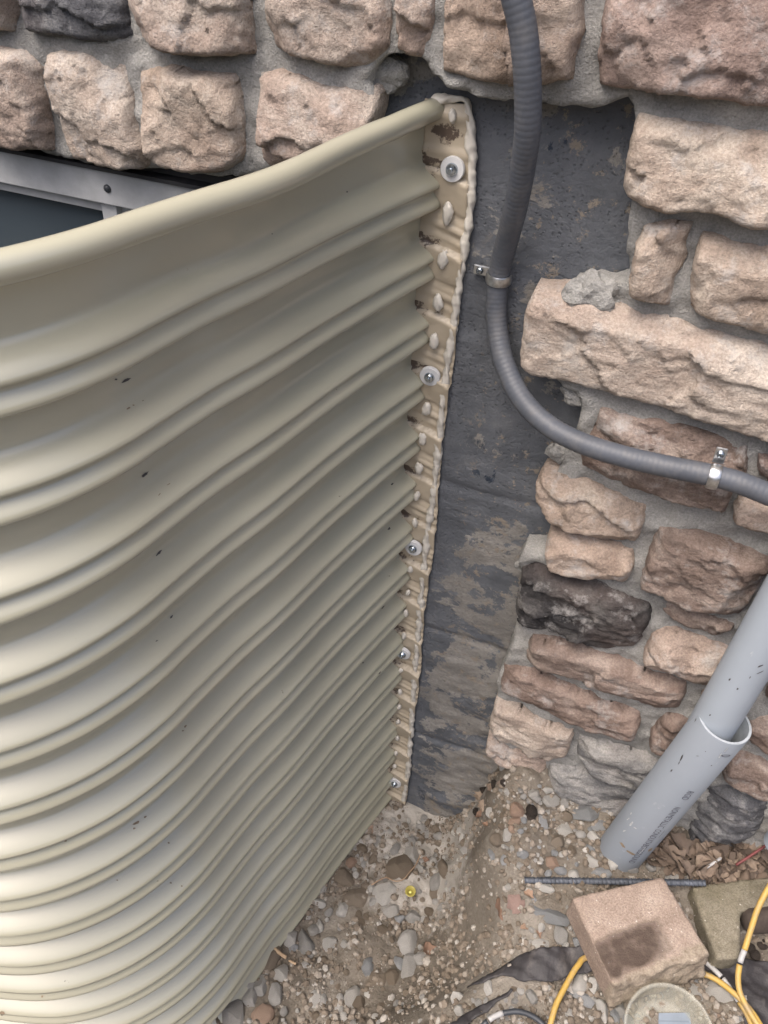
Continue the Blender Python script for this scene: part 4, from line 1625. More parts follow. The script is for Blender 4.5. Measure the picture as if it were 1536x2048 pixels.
GRP = 'larger loose stones on the soil'
BIG = [
    (795, 1738, 66, 56, 'rk_brown', 0, 'large rounded brown clay coated stone under the thin root'),
    (710, 1795, 58, 38, 'rk_brown', 5, 'oblong muddy brown stone left of the yellow cap'),
    (690, 1755, 40, 36, 'rk_brown', 0, 'dull brown lump close to the well below the round pink pebble'),
    (822, 1712, 32, 34, 'rk_white', 0, 'pale round cobble on the dusty soil above the big brown stone'),
    (770, 1788, 50, 44, 'rk_white', 35, 'white chunky stone just left of the yellow cap'),
    (825, 1832, 32, 26, 'rk_grey', 0, 'smooth grey oval pebble below the yellow cap'),
    (783, 1818, 38, 32, 'rk_white', 0, 'pale squarish stone below left of the yellow cap'),
    (800, 1837, 22, 18, 'rk_blue', 0, 'small bluish pebble touching the smooth grey oval pebble'),
    (817, 1886, 40, 44, 'rk_grey', 20, 'angular grey stone with a pale patch midway down the pit'),
    (818, 1937, 34, 48, 'rk_grey', 10, 'tall grey brown stone with flat faces in the lower pit'),
    (785, 1958, 30, 36, 'rk_brown', -20, 'squared brown block beside the tall grey stone'),
    (845, 1920, 34, 24, 'rk_grey', 10, 'flat grey chip right of the tall grey stone'),
    (798, 1925, 18, 32, 'rk_blue', -15, 'slim bluish stone left of the tall grey stone'),
    (755, 1955, 44, 36, 'rk_brown', 0, 'lumpy brown clod left of the squared brown block'),
    (738, 1935, 28, 30, 'rk_blue', 10, 'pitted pale blue stone above the lumpy brown clod'),
    (705, 1995, 30, 40, 'rk_white', 15, 'pale stone tucked behind a flat oval pebble low in the pit'),
    (718, 2008, 32, 26, 'rk_brown', 0, 'flat oval tan pebble low in the pit'),
    (678, 2010, 20, 36, 'rk_grey', 5, 'narrow upright grey pebble low in the pit'),
    (630, 1998, 26, 30, 'rk_white', 0, 'split stone with a brown face beside a round grey pebble'),
    (646, 2000, 18, 20, 'rk_grey', 0, 'round grey pebble touching the split stone'),
    (612, 1893, 40, 52, 'rk_grey', -5, 'large grey brown stone by the edge of the well'),
    (582, 1875, 32, 34, 'rk_white', 25, 'wedge shaped pale stone against the well'),
    (586, 1896, 22, 16, 'rk_blue', 0, 'smooth pale blue pebble below the wedge shaped stone'),
    (640, 1853, 18, 22, 'rk_white', 0, 'small cream pebble alone on the brown soil'),
    (658, 1888, 34, 26, 'rk_white', -10, 'rough white stone right of the large grey brown stone'),
    (628, 1860, 24, 22, 'rk_white', 0, 'white angular stone left of the small cream pebble'),
    (543, 1922, 28, 54, 'rk_brown', 25, 'long brown stone lying beside the pale stick'),
    (522, 1972, 30, 42, 'rk_grey', 10, 'tall grey pebble standing near the well edge'),
    (498, 1968, 26, 30, 'rk_grey', 15, 'squat grey pebble touching the well edge'),
    (500, 1998, 34, 36, 'rk_grey', 0, 'round grey pebble below the squat one'),
    (550, 1990, 30, 40, 'rk_grey', -15, 'pale grey stone with a sharp upper right corner'),
    (562, 1945, 34, 40, 'rk_white', 20, 'half brown half white stone below the pale stick'),
    (465, 2025, 58, 58, 'rk_grey', 15, 'large rough grey stone in the bottom corner by the well'),
    (527, 2032, 44, 36, 'rk_pink', -10, 'pale pinkish stone beside the large rough grey stone'),
    (432, 2030, 28, 40, 'rk_brown', 0, 'dark brown clod between the well and the large rough grey stone'),
    (702, 1726, 22, 20, 'rk_pink', 0, 'round pink pebble near the well'),
    (745, 1660, 26, 22, 'rk_pink', 30, 'shiny pink brown pebble near the foot of the flange'),
    (872, 1765, 24, 38, 'rk_grey', 15, 'leaning flat grey stone on the bank right of the yellow cap'),
    (890, 1740, 26, 36, 'rk_brown', -15, 'brown upright stone at the foot of the bank'),
    (868, 1785, 20, 26, 'rk_brown', 0, 'small brown egg shaped stone at the foot of the bank'),
    (790, 1700, 20, 24, 'rk_grey', 10, 'smooth grey egg shaped pebble in the dust'),
    (640, 1780, 28, 22, 'rk_white', 0, 'pale stone wedged against the bottom of the well'),
    (636, 1805, 34, 20, 'rk_white', 5, 'pale flat stone below the one wedged against the well'),
    (685, 1822, 28, 24, 'rk_white', 30, 'speckled pale stone in the middle of the pebbles'),
    (1125, 1585, 20, 20, 'rk_blue', 20, 'pointed pale blue chip under the stone wall'),
    (1095, 1580, 24, 18, 'rk_white', 20, 'broken pale chip beside the pointed blue chip'),
    (1068, 1588, 24, 20, 'rk_white', 0, 'shell shaped pale chip under the wall near the dark debris'),
    (1063, 1655, 0, 0, None, 0, None),
    (1033, 1622, 36, 28, 'rk_pink', 15, 'rounded mauve grey stone left of the black clod'),
    (1063, 1625, 26, 24, 'rk_dark', 0, 'black clod of earth between the stones'),
    (1028, 1642, 30, 16, 'rk_pink', 0, 'reddish stone half buried under the mauve grey one'),
    (1082, 1645, 24, 30, 'rk_blue', -25, 'blue grey arrow shaped stone below the black clod'),
    (1100, 1600, 38, 28, 'rk_grey', 0, 'grey block near the wall foot above the black clod'),
    (1070, 1595, 24, 20, 'rk_grey', 0, 'rounded grey pebble above the black clod'),
    (1128, 1607, 22, 20, 'rk_grey', 0, 'small grey stone against the lowest wall stone'),
    (1131, 1630, 26, 26, 'rk_brown', 0, 'round tan pebble left of the big flat blue grey stone'),
    (1168, 1628, 56, 40, 'rk_blue', 25, 'big flat blue grey stone near the pipe sleeve'),
    (1204, 1655, 44, 24, 'rk_blue', 10, 'slate blue slab below the big flat blue grey stone'),
    (1127, 1660, 36, 38, 'rk_white', 0, 'big white round nugget in the middle of the gravel'),
    (1188, 1673, 26, 18, 'rk_white', 15, 'smooth white oval pebble above the rebar'),
    (1113, 1684, 34, 32, 'rk_brown', 0, 'tan cobble half sunk in the soil below the white nugget'),
    (1014, 1672, 20, 26, 'rk_white', 20, 'pale green grey pebble on the bank below the pink one'),
    (1024, 1658, 15, 15, 'rk_pink', 0, 'tiny pink pebble touching the half buried brown stone'),
    (994, 1680, 28, 26, 'rk_brown', 0, 'brown stone half buried at the top of the bank'),
    (981, 1628, 20, 24, 'rk_white', 0, 'white knobbly stone at the top of the bank by the wall'),
    (985, 1710, 17, 28, 'rk_blue', -10, 'slim blue stone at the top of the bank'),
    (1009, 1720, 18, 22, 'rk_blue', 10, 'squared blue stone beside the slim blue one'),
    (1046, 1708, 28, 18, 'rk_blue', -20, 'flat blue chip on the soil above the rebar end'),
    (1178, 1698, 30, 16, 'rk_blue', 15, 'flat bluish stone right of the tan cobble'),
    (1144, 1708, 22, 26, 'rk_brown', 0, 'smooth tan upright pebble above the rebar'),
    (1103, 1727, 34, 22, 'rk_pink', 0, 'pinkish cobble above the rebar'),
    (1122, 1742, 26, 16, 'rk_blue', 10, 'small blue slab above the rebar'),
    (1096, 1747, 16, 12, 'rk_blue', 0, 'small pale blue chip above the rebar'),
    (1150, 1752, 28, 20, 'rk_white', 5, 'white pebble sitting on the rebar'),
    (1183, 1723, 40, 22, 'rk_white', 8, 'long whitish stone with a brown underside above the rebar'),
    (1200, 1744, 44, 26, 'rk_blue', 0, 'blue grey rectangular stone just above the rebar'),
    (1224, 1724, 28, 34, 'rk_white', -10, 'white oval stone at the foot of the pipe sleeve'),
    (1210, 1698, 14, 22, 'rk_grey', 0, 'small upright grey stone left of the orange brown pebble'),
    (1226, 1692, 20, 28, 'rk_pink', -20, 'orange brown pebble leaning on the pipe sleeve'),
    (1245, 1712, 12, 26, 'rk_blue', -45, 'thin blue sliver leaning at the pipe sleeve foot'),
    (1263, 1733, 30, 22, 'rk_grey', 0, 'grey pink stone below the pipe sleeve'),
    (1102, 1832, 82, 30, 'rk_blue', 28, 'long pale slab of stone lying left of the pink paver'),
    (1068, 1798, 10, 20, 'rk_blue', -15, 'little blue stone at the end of the long pale slab'),
    (1120, 1870, 30, 32, 'rk_grey', 0, 'round mottled grey stone below the long pale slab'),
    (1084, 1890, 38, 20, 'rk_white', 5, 'pale oblong stone on the edge of the black fabric'),
    (1154, 1887, 20, 24, 'rk_blue', -25, 'bluish stone beside the left edge of the pink paver'),
    (1130, 1892, 18, 14, 'rk_white', 0, 'small white stone between the mottled stone and the fabric'),
    (1082, 1855, 16, 20, 'rk_white', 15, 'small pale pebble under the long pale slab'),
    (1092, 1775, 34, 18, 'rk_white', 10, 'jagged white stone below the rebar'),
    (1018, 1774, 20, 13, 'rk_white', -20, 'small white stone on the bank left of the rebar end'),
    (981, 1770, 10, 14, 'rk_white', 10, 'tiny white chip on the bank'),
    (914, 1998, 34, 26, 'rk_white', 10, 'chalky white lump on the fabric edge at the bottom'),
    (920, 2022, 24, 18, 'rk_white', 15, 'smaller chalky lump below the white one'),
    (976, 1975, 20, 30, 'rk_white', -10, 'upright pale chunk on the fabric'),
    (1093, 1974, 24, 16, 'rk_white', 0, 'white pebble at the lower edge of the black fabric'),
    (1064, 1995, 26, 26, 'rk_grey', -30, 'grey tilted stone below the black fabric'),
    (1160, 1968, 32, 40, 'rk_white', 30, 'white curled stone right of the yellow cord'),
    (1186, 1970, 30, 30, 'rk_white', 0, 'bright white nugget at the lower left side of the pink paver'),
    (1168, 2000, 44, 22, 'rk_blue', 30, 'grey blue flat stone below the bright white nugget'),
    (1183, 1996, 22, 22, 'rk_white', 10, 'white cube like stone below the bright white nugget'),
    (1203, 2020, 26, 44, 'rk_white', -10, 'tall white stone below the paver corner'),
    (1228, 2032, 24, 28, 'rk_blue', 0, 'smooth bluish pebble beside the plastic tub'),
    (1240, 2016, 20, 32, 'rk_grey', 10, 'narrow grey stone between the paver and the plastic tub'),
    (1138, 2028, 26, 18, 'rk_white', 0, 'white flat stone near the foot of the yellow cord'),
    (1160, 2040, 44, 24, 'rk_brown', 20, 'mud coated flat stone at the bottom edge'),
    (1435, 1994, 60, 56, 'rk_white', 25, 'large white angular rock under the yellow cords'),
    (1386, 1995, 48, 46, 'rk_white', -10, 'white angular rock between the plastic tub and the largest white rock'),
    (1428, 2038, 46, 32, 'rk_pink', 20, 'pinkish grey rock below the large white rocks'),
    (1470, 2036, 28, 26, 'rk_blue', 0, 'small grey rock beside the cords at the bottom'),
    (1510, 2046, 20, 20, 'rk_blue', 0, 'bluish rock in the bottom right corner'),
    (1345, 1757, 34, 24, 'rk_white', 20, 'white stone behind the top corner of the pink paver'),
    (1377, 1755, 34, 22, 'rk_grey', 0, 'grey white stone between the two pavers'),
    (1363, 1766, 14, 10, 'rk_white', 0, 'tiny white pebble lying on the rebar between the pavers'),
    (1318, 1728, 18, 16, 'rk_white', 0, 'small pale stone at the edge of the leaf heap'),
    (1303, 1733, 22, 20, 'rk_grey', 0, 'grey stone left of the leaf heap'),
]
for k, (px, py, w_, h_, mat, ang, lab) in enumerate(BIG):
    if not mat:
        continue
    ang_flat = .8 if w_ < 35 else .6
    rock(px, py, w_, h_, mat, ang, lab, GRP, seed=k, flat=ang_flat)


def in_poly(poly, x, y):
    c = False
    n = len(poly)
    for i in range(n):
        x1, y1 = poly[i]
        x2, y2 = poly[(i + 1) % n]
        if (y1 > y) != (y2 > y) and x < (x2 - x1) * (y - y1) / (y2 - y1) + x1:
            c = not c
    return c


# where loose pebbles lie, how densely, as plots of the soil in view
ZONES = [
    ([(770, 1625), (925, 1650), (935, 1720), (870, 1840), (760, 1860), (640, 1850), (590, 1830), (700, 1700)], 95, (9, 22), ['rk_grey', 'rk_white', 'rk_brown', 'rk_grey'], 'small grey and brown pebble among the rubble in the pit'),
    ([(640, 1850), (860, 1840), (860, 2050), (440, 2050), (560, 1890)], 60, (9, 20), ['rk_brown', 'rk_grey', 'rk_white', 'rk_brown'], 'small muddy pebble on the bare soil low in the pit'),
    ([(985, 1580), (1090, 1565), (1225, 1650), (1240, 1745), (1060, 1750), (990, 1690)], 75, (8, 18), ['rk_white', 'rk_grey', 'rk_grey', 'rk_brown', 'rk_blue'], 'small pebble in the gravel below the stone wall'),
    ([(960, 1970), (1100, 1975), (1140, 2048), (900, 2048)], 45, (9, 17), ['rk_brown', 'rk_brown', 'rk_grey'], 'small dirt crumb on the soil around the black cable'),
    ([(1140, 1960), (1230, 1990), (1420, 1960), (1500, 2048), (1140, 2048)], 30, (12, 24), ['rk_white', 'rk_grey', 'rk_blue'], 'small crushed white stone around the plastic tub'),
    ([(1060, 1790), (1150, 1800), (1160, 1900), (1060, 1890)], 12, (8, 16), ['rk_grey', 'rk_white'], 'small pebble on the soil left of the pink paver'),
]
rz = random.Random(21)
for poly, cnt, (s0, s1), mats, lab in ZONES:
    xs = [p[0] for p in poly]
    ys = [p[1] for p in poly]
    tries = 0
    done = 0
    while done < cnt and tries < cnt * 30:
        tries += 1
        px, py = rz.uniform(min(xs), max(xs)), rz.uniform(min(ys), max(ys))
        if not in_poly(poly, px, py):
            continue
        p = on_ground(px, py)
        s = s0 + (s1 - s0) * rz.random() ** 1.8
        r_m = s * .0003
        if any((p.x - a) ** 2 + (p.y - b) ** 2 < (c * .85 + r_m * .8) ** 2 for a, b, c in rock_xy):
            continue
        mt_ = rz.choice(mats)
        rock(px, py, s, s * rz.uniform(.7, 1.2), mt_, rz.uniform(0, 180), beside(px, py, mt_, lab), lab.replace('small', 'small loose', 1) + 's', me=rz.choice(RMS), seed=tries, flat=rz.uniform(.55, .85), name='pebble', pos=p)
        done += 1

# pebbles that would share a name are told apart by how far they lie from their landmark
_same = {}
for o in COL.objects:
    if o.name.startswith('pebble') and ' pebble ' in o.get('label', '') and ' of the ' in o['label'] + ' of the ':
        _same.setdefault(o['label'], []).append(o)
for lab, obs in _same.items():
    if 2 <= len(obs) <= 3 and (' of the ' in lab or ' above the ' in lab or ' below the ' in lab) and len(lab.split()) < 16:
        p0 = min(LANDMARK, key=lambda q: 0 if lab.endswith(q[2]) else 1)
        g0 = on_ground(p0[0], p0[1])
        obs.sort(key=lambda o: (o.location - g0).length)
        for o, w_ in zip(obs[1:], ('farther ', 'farthest ')):
            o['label'] = lab.replace(' pebble ', ' pebble ' + w_, 1)

# crumbs: nobody could count them
mb = MB()
ico = bmesh.new()
bmesh.ops.create_icosphere(ico, subdivisions=1, radius=1)
iv = [v.co.copy() for v in ico.verts]
ifs = [tuple(v.index for v in f.verts) for f in ico.faces]
ico.free()
cr = random.Random(31)
cnt = 0
while cnt < 13000:
    x, y = cr.uniform(-.34, .42), cr.uniform(-.43, -.002)
    dn = fbm((x, y, 6), 18, 3)
    if cr.random() > .45 + dn * 1.2:
        continue
    z = gz(x, y)
    s = .0009 + .0052 * cr.random() ** 4
    rot = Matrix.Rotation(cr.uniform(0, 6.28), 3, Vector((cr.gauss(0, 1), cr.gauss(0, 1), cr.gauss(0, 1))).normalized())
    sx, sy, sz = s * cr.uniform(.8, 1.3), s * cr.uniform(.8, 1.3), s * cr.uniform(.6, 1)
    mb.add([rot @ Vector((v.x * sx * cr.uniform(.82, 1.1), v.y * sy, v.z * sz)) + Vector((x, y, z + s * .3)) for v in iv], ifs)
    cnt += 1


def crumb_mat():
    mt, n, b = new_mat('soil_crumb')
    c = coords(n)
    g = N(n, 'ShaderNodeNewGeometry')
    col = ramp(n, g.outputs['Random Per Island'], [(.0, (.13, .105, .08)), (.55, (.20, .168, .135)), (.82, (.28, .25, .215)), (1, (.38, .365, .34))])
    col = mix(n, .5, col, ramp(n, tnoise(n, c, 500, 4, .7), [(.3, (.5, .5, .5)), (.7, (1, 1, 1))]), 'MULTIPLY')
    n.links.new(col, b.inputs['Base Color'])
    b.inputs['Roughness'].default_value = .95
    return mt


tag(mb.build('gravel', crumb_mat(), smooth=False), kind='stuff')


# ------------------------------------------------------------------ pavers, rebar, log
def block(name, top, bottom, mat, label, cat, split=False):
    """six-sided block from its top and bottom outlines, finely divided so its faces can be rough"""
    bm = bmesh.new()
    tv = [bm.verts.new(p) for p in top]
    bv = [bm.verts.new(p) for p in bottom]
    bm.faces.new(tv)
    bm.faces.new(bv[::-1])
    for i in range(4):
        j = (i + 1) % 4
        bm.faces.new((tv[i], bv[i], bv[j], tv[j]))
    bmesh.ops.recalc_face_normals(bm, faces=bm.faces)
    bmesh.ops.bevel(bm, geom=list(bm.edges), offset=.004, segments=2, profile=.6, affect='EDGES')
    bmesh.ops.triangulate(bm, faces=[f for f in bm.faces if len(f.verts) > 4])
    for _ in range(5):
        es = [e for e in bm.edges if e.calc_length() > .0055]
        if not es:
            break
        bmesh.ops.subdivide_edges(bm, edges=es, cuts=1, use_grid_fill=True)
        bmesh.ops.triangulate(bm, faces=[f for f in bm.faces if len(f.verts) > 4])
    bm.normal_update()
    return bm


def finish(bm, name, mat, label, cat, attrs=None):
    me = bpy.data.meshes.new(name)
    bm.to_mesh(me)
    bm.free()
    me.materials.append(mat)
    me.polygons.foreach_set('use_smooth', [True] * len(me.polygons))
    if attrs:
        for k, vals in attrs.items():
            a = me.attributes.new(k, 'FLOAT', 'POINT')
            a.data.foreach_set('value', vals)
    o = bpy.data.objects.new(name, me)
    COL.objects.link(o)
    return tag(o, label, cat)


# pink paver: four top corners from the photo, tipped slightly towards the wall
A, B, Cc, D = atz(1144, 1794, .292), atz(1326, 1752, .297), atz(1420, 1906, .292), atz(1226, 1968, .287)
up = (B - A).cross(D - A).normalized()
if up.z < 0:
    up = -up
TH = .052
top = [A, B, Cc, D]
bot = [p - up * TH for p in top]
sp_dir = ((D + Cc) / 2 - (A + B) / 2).normalized()
bot[2] = bot[2] + sp_dir * .012
bot[3] = bot[3] + sp_dir * .012
bm = block('paver', top, bot, None, None, None)
ctr = (A + B + Cc + D) / 4
e1 = (B - A).normalized()
L1, L2 = (B - A).length, (D - A).length
stain, split = [], []
for vtx in bm.verts:
    q = vtx.co
    n_ = vtx.normal
    v2 = (q - A).dot(sp_dir) / L2
    u2 = (q - A).dot(e1) / L1
    topf = max(0, n_.dot(up))
    front = max(0, n_.dot(sp_dir))
    amp = .0006 + .0030 * front
    q2 = q + n_ * (amp * fbm(q, 70, 4) + .0005 * fbm(q, 300, 2))
    if front > .3:
        q2 += n_ * .0035 * abs(fbm(q, 40, 3))
    vtx.co = q2
    s = 0
    if topf > .3:
        s = .95 * max(0, 1 - abs((v2 - .74) / .25) ** 4) * max(0, 1 - abs((u2 - .36) / .46) ** 6)
        s += .5 * math.exp(-(((v2 - .90) / .05) ** 2 + ((u2 - .42) / .09) ** 2)) + .5 * math.exp(-(((v2 - .93) / .045) ** 2 + ((u2 - .14) / .05) ** 2))
    stain.append(min(1, s))
    split.append(min(1, front * 1.4 + (1 if v2 > .97 else 0)))
finish(bm, 'paver', M['paver'], 'pink concrete paver with a dark stain resting tilted on white rubble', 'paver', {'stain': stain, 'split': split})

# greenish paver behind it, running out of the frame
zt = .262
T = [atz(1383, 1772, zt), atz(1545, 1750, zt), atz(1640, 1905, zt), atz(1432, 1915, zt)]
T = [atz(1383, 1772, zt), atz(1548, 1749, zt), atz(1600, 1812, zt), atz(1432, 1915, zt)]
T[2] = atz(1484, 1912, zt)
T2 = [atz(1383, 1772, zt), atz(1470, 1760, zt), atz(1484, 1912, zt), atz(1432, 1915, zt)]
P2 = [atz(1383, 1772, zt), atz(1640, 1738, zt), atz(1660, 1815, zt), atz(1484, 1822, zt), atz(1482, 1915, zt), atz(1434, 1918, zt)]
bm = bmesh.new()
tv = [bm.verts.new(p) for p in P2]
bv = [bm.verts.new(p - Vector((0, 0, .055))) for p in P2]
bm.faces.new(tv)
bm.faces.new(bv[::-1])
for i in range(6):
    j = (i + 1) % 6
    bm.faces.new((tv[i], bv[i], bv[j], tv[j]))
bmesh.ops.recalc_face_normals(bm, faces=bm.faces)
bmesh.ops.bevel(bm, geom=list(bm.edges), offset=.004, segments=2, profile=.6, affect='EDGES')
bmesh.ops.triangulate(bm, faces=[f for f in bm.faces if len(f.verts) > 4])
for _ in range(5):
    es = [e for e in bm.edges if e.calc_length() > .006]
    if not es:
        break
    bmesh.ops.subdivide_edges(bm, edges=es, cuts=1, use_grid_fill=True)
    bmesh.ops.triangulate(bm, faces=[f for f in bm.faces if len(f.verts) > 4])
bm.normal_update()
for vtx in bm.verts:
    vtx.co = vtx.co + vtx.normal * (.0018 * fbm(vtx.co, 60, 4) + .0006 * fbm(vtx.co, 300, 2))
finish(bm, 'paver', M['paver2'], 'dirty olive grey paver behind the pink one at the right edge', 'paver')

mb = MB()
a = atz(1486, 1840, .25)
b_ = atz(1640, 1828, .25)
dlog = (b_ - a).normalized()
lp = [a + dlog * (.004 * k) for k in range(40)]


def log_r(i, an):
    e = min(1, (i + .5) / 3.0)
    return .0155 * math.sqrt(1 - (1 - e) ** 2) * (1 + .06 * math.sin(an * 3 + 1) + .05 * fbm((i * .02, math.cos(an), math.sin(an)), 3, 3)) + .0004


mb.tube(lp, log_r, 24)
tag(mb.build('log', M['log']), 'dark brown rounded log end beside the olive paver at the right edge', 'log')

# rebar with ribs
ra, rb = on_ground(1049, 1760), atz(1412, 1766, .270)
ra = atz(1049, 1760, ra.z + .004)
rd = (rb - ra).normalized()
nseg = int((rb - ra).length / .0009)
mb = MB()
mb.tube([ra + rd * (.0009 * i) for i in range(nseg)], lambda i, a: .0031 + (.0008 if (i % 6) in (0, 1) else 0) + (.0007 if abs(math.sin(a)) > .96 else 0), 14)
tag(mb.build('rebar', M['rebar'], sharp=40), 'dark ribbed steel reinforcing bar lying on the soil behind the pink paver', 'rebar')


# ------------------------------------------------------------------ weed fabric, cords, litter
def drape(poly_px, name, label, lift=.008, fold=.005, seed=0):
    """a sheet laid over the soil inside an outline, creased along its length"""
    pts = [on_ground(px, py) for px, py in poly_px]
    poly = [(p.x, p.y) for p in pts]
    poly = refine(poly, .006, .002, seed)
    xs, ys = [p[0] for p in poly], [p[1] for p in poly]
    st = .0035
    gx_ = np.arange(min(xs), max(xs) + st, st)
    gy_ = np.arange(min(ys), max(ys) + st, st)
    X, Y = np.meshgrid(gx_, gy_)
    ins = inside(poly, X, Y)
    d, qx, qy = edge_dist(poly, X, Y)
    snap = ~ins & (d < st * 1.0)
    X[snap], Y[snap] = qx[snap], qy[snap]
    keep = ins | snap
    ids = -np.ones(X.shape, int)
    vs = []
    for j, i in np.argwhere(keep):
        x, y = X[j, i], Y[j, i]
        ids[j, i] = len(vs)
        s = x * .35 + y * .94
        z = gz(x, y) * .5 + float(ground_base(x, y)) * .5 + lift + fold * fbm((s * 3.0, x * .6, seed), 22, 4) + .0015 * fbm((x, y, seed), 110, 2)
        vs.append((x, y, z))
    fs = []
    for j in range(X.shape[0] - 1):
        for i in range(X.shape[1] - 1):
            q = (ids[j, i], ids[j, i + 1], ids[j + 1, i + 1], ids[j + 1, i])
            if min(q) >= 0 and not (snap[j, i] and snap[j, i + 1] and snap[j + 1, i] and snap[j + 1, i + 1]):
                fs.append(q)
    mb = MB()
    mb.add(vs, fs)
    o = mb.build(name, M['fabric'])
    md = o.modifiers.new('thick', 'SOLIDIFY')
    md.thickness = .0011
    return tag(o, label, 'fabric')


drape([(925, 1984), (984, 1952), (1016, 1930), (1050, 1907), (1080, 1900), (1164, 1899), (1230, 1900), (1250, 1960), (1188, 1948), (1130, 1958), (1102, 1970), (1046, 1968), (1001, 1957), (962, 1973)], 'weed_fabric', 'torn strip of black weed fabric running under the left side of the pink paver', .010, .006, 2)
drape([(1400, 1900), (1440, 1905), (1490, 1920), (1560, 1930), (1570, 2070), (1490, 2070), (1470, 1990), (1430, 1950), (1390, 1940)], 'weed_fabric', 'black weed fabric below the olive paver at the right edge', .008, .005, 5)
drape([(880, 2062), (935, 2026), (985, 2000), (1022, 1982), (1026, 1987), (990, 2010), (975, 2026), (940, 2045), (925, 2066)], 'weed_fabric', 'dark sliver of weed fabric half buried near the black cable', .005, .003, 8)


def cord(pts, rad, mat, name, label, cat='cord', lift=.0):
    P = []
    for q in pts:
        if len(q) == 3:
            P.append(atz(*q))
        else:
            p = on_ground(*q)
            P.append(Vector((p.x, p.y, p.z)) + Vector((0, 0, rad + lift)))
    path = smooth_path(P, .003)
    mb = MB()
    mb.tube(path, lambda i, a: rad * (1 + .04 * fbm((i * .05, 0, 0), 3, 2)), 12)
    return tag(mb.build(name, mat), label, cat)


def cord_thing(segs, rad, name, label):
    """one cord whose jacket changes colour: one part per stretch"""
    root = thing(name, label, 'cord')
    for pts, mat in segs:
        P = [atz(*q) for q in pts]
        mb = MB()
        mb.tube(smooth_path(P, .003), rad, 12)
        mb.build('jacket', M[mat], root)
    return root


cord_thing([([(1085, 2110, .232), (1098, 2060, .236), (1112, 2010, .240), (1135, 1965, .243), (1155, 1932, .243), (1178, 1914, .238), (1260, 1915, .232), (1340, 1925, .232), (1400, 1945, .236), (1432, 1959, .240), (1464, 1983, .246), (1490, 2008, .248), (1512, 2036, .248), (1536, 2080, .247)], 'yellow')],
           .0034, 'extension_cable', 'yellow cord coming from the left, passing under the pink paver and out again')
cord_thing([([(1590, 1690, .33), (1545, 1762, .315), (1518, 1812, .30), (1502, 1858, .288), (1489, 1900, .276)], 'yellow'),
            ([(1489, 1900, .276), (1483, 1915, .271), (1479, 1929, .266)], 'greycord'),
            ([(1479, 1929, .266), (1476, 1956, .258), (1480, 1985, .252), (1496, 2018, .250), (1522, 2060, .248)], 'yellow')],
           .0034, 'extension_cable', 'yellow cord with a worn grey stretch hanging over the olive paver')
cord_thing([([(1400, 1915, .232), (1425, 1936, .236), (1446, 1957, .240)], 'greycord'), ([(1446, 1957, .240), (1466, 1985, .241), (1478, 2004, .241)], 'greycord'), ([(1478, 2004, .241), (1492, 2026, .241), (1512, 2070, .241)], 'yellow')],
           .0030, 'extension_cable', 'thin grey and yellow cord lying beneath the other cords beside the white rock')
cord_thing([([(945, 2075, .222), (965, 2052, .226), (978, 2040, .229)], 'blackcord'), ([(978, 2040, .229), (990, 2032, .231), (1006, 2026, .232)], 'greycord'), ([(1006, 2026, .232), (1035, 2023, .233), (1062, 2031, .232), (1085, 2048, .230), (1102, 2075, .228)], 'blackcord')],
           .0032, 'black_cable', 'black cable with a mud smear arching up at the bottom edge')


# leaves
def leaf_mesh(seed):
    r = random.Random(seed)
    nu, nv = 9, 6
    rows = []
    bend, curl, tw = r.uniform(-1.4, 1.4), r.uniform(.4, 2.0), r.uniform(-.7, .7)
    for i in range(nu + 1):
        u = i / nu
        wd = math.sin(math.pi * min(1, u * 1.02)) ** .7 * (.42 + .10 * math.sin(u * 17 + seed))
        row_ = []
        for j in range(nv + 1):
            v = (j / nv - .5) * 2
            x = (u - .5)
            y = v * wd
            z = curl * .38 * y * y * 2 + bend * .35 * x * x + tw * x * y + .05 * math.sin(9 * u + 5 * v + seed)
            row_.append((x, y, z))
        rows.append(row_)
    mb = MB()
    mb.grid(rows)
    me = mb.mesh('leaf', M['leaf'])
    return me


LM = [leaf_mesh(k) for k in range(9)]


def leaf(px, py, size_px, mat, label, group, seed, lift=.004, name='leaf', tilt=.7):
    r = random.Random(seed)
    p = on_ground(px, py)
    depth = float((p - Vector(CAM)).dot(Vector(ROT[:, 2])))
    s = size_px * depth / FPX
    o = bpy.data.objects.new(name, LM[seed % 9])
    COL.objects.link(o)
    o.scale = (s, s * r.uniform(.6, 1), s)
    o.rotation_euler = (r.uniform(-tilt, tilt), r.uniform(-tilt, tilt), r.uniform(0, 6.28))
    o.location = (p.x, p.y, p.z + lift + s * .1)
    o.material_slots[0].link = 'OBJECT'
    o.material_slots[0].material = M[mat]
    tag(o, label, 'leaf', group)
    return o


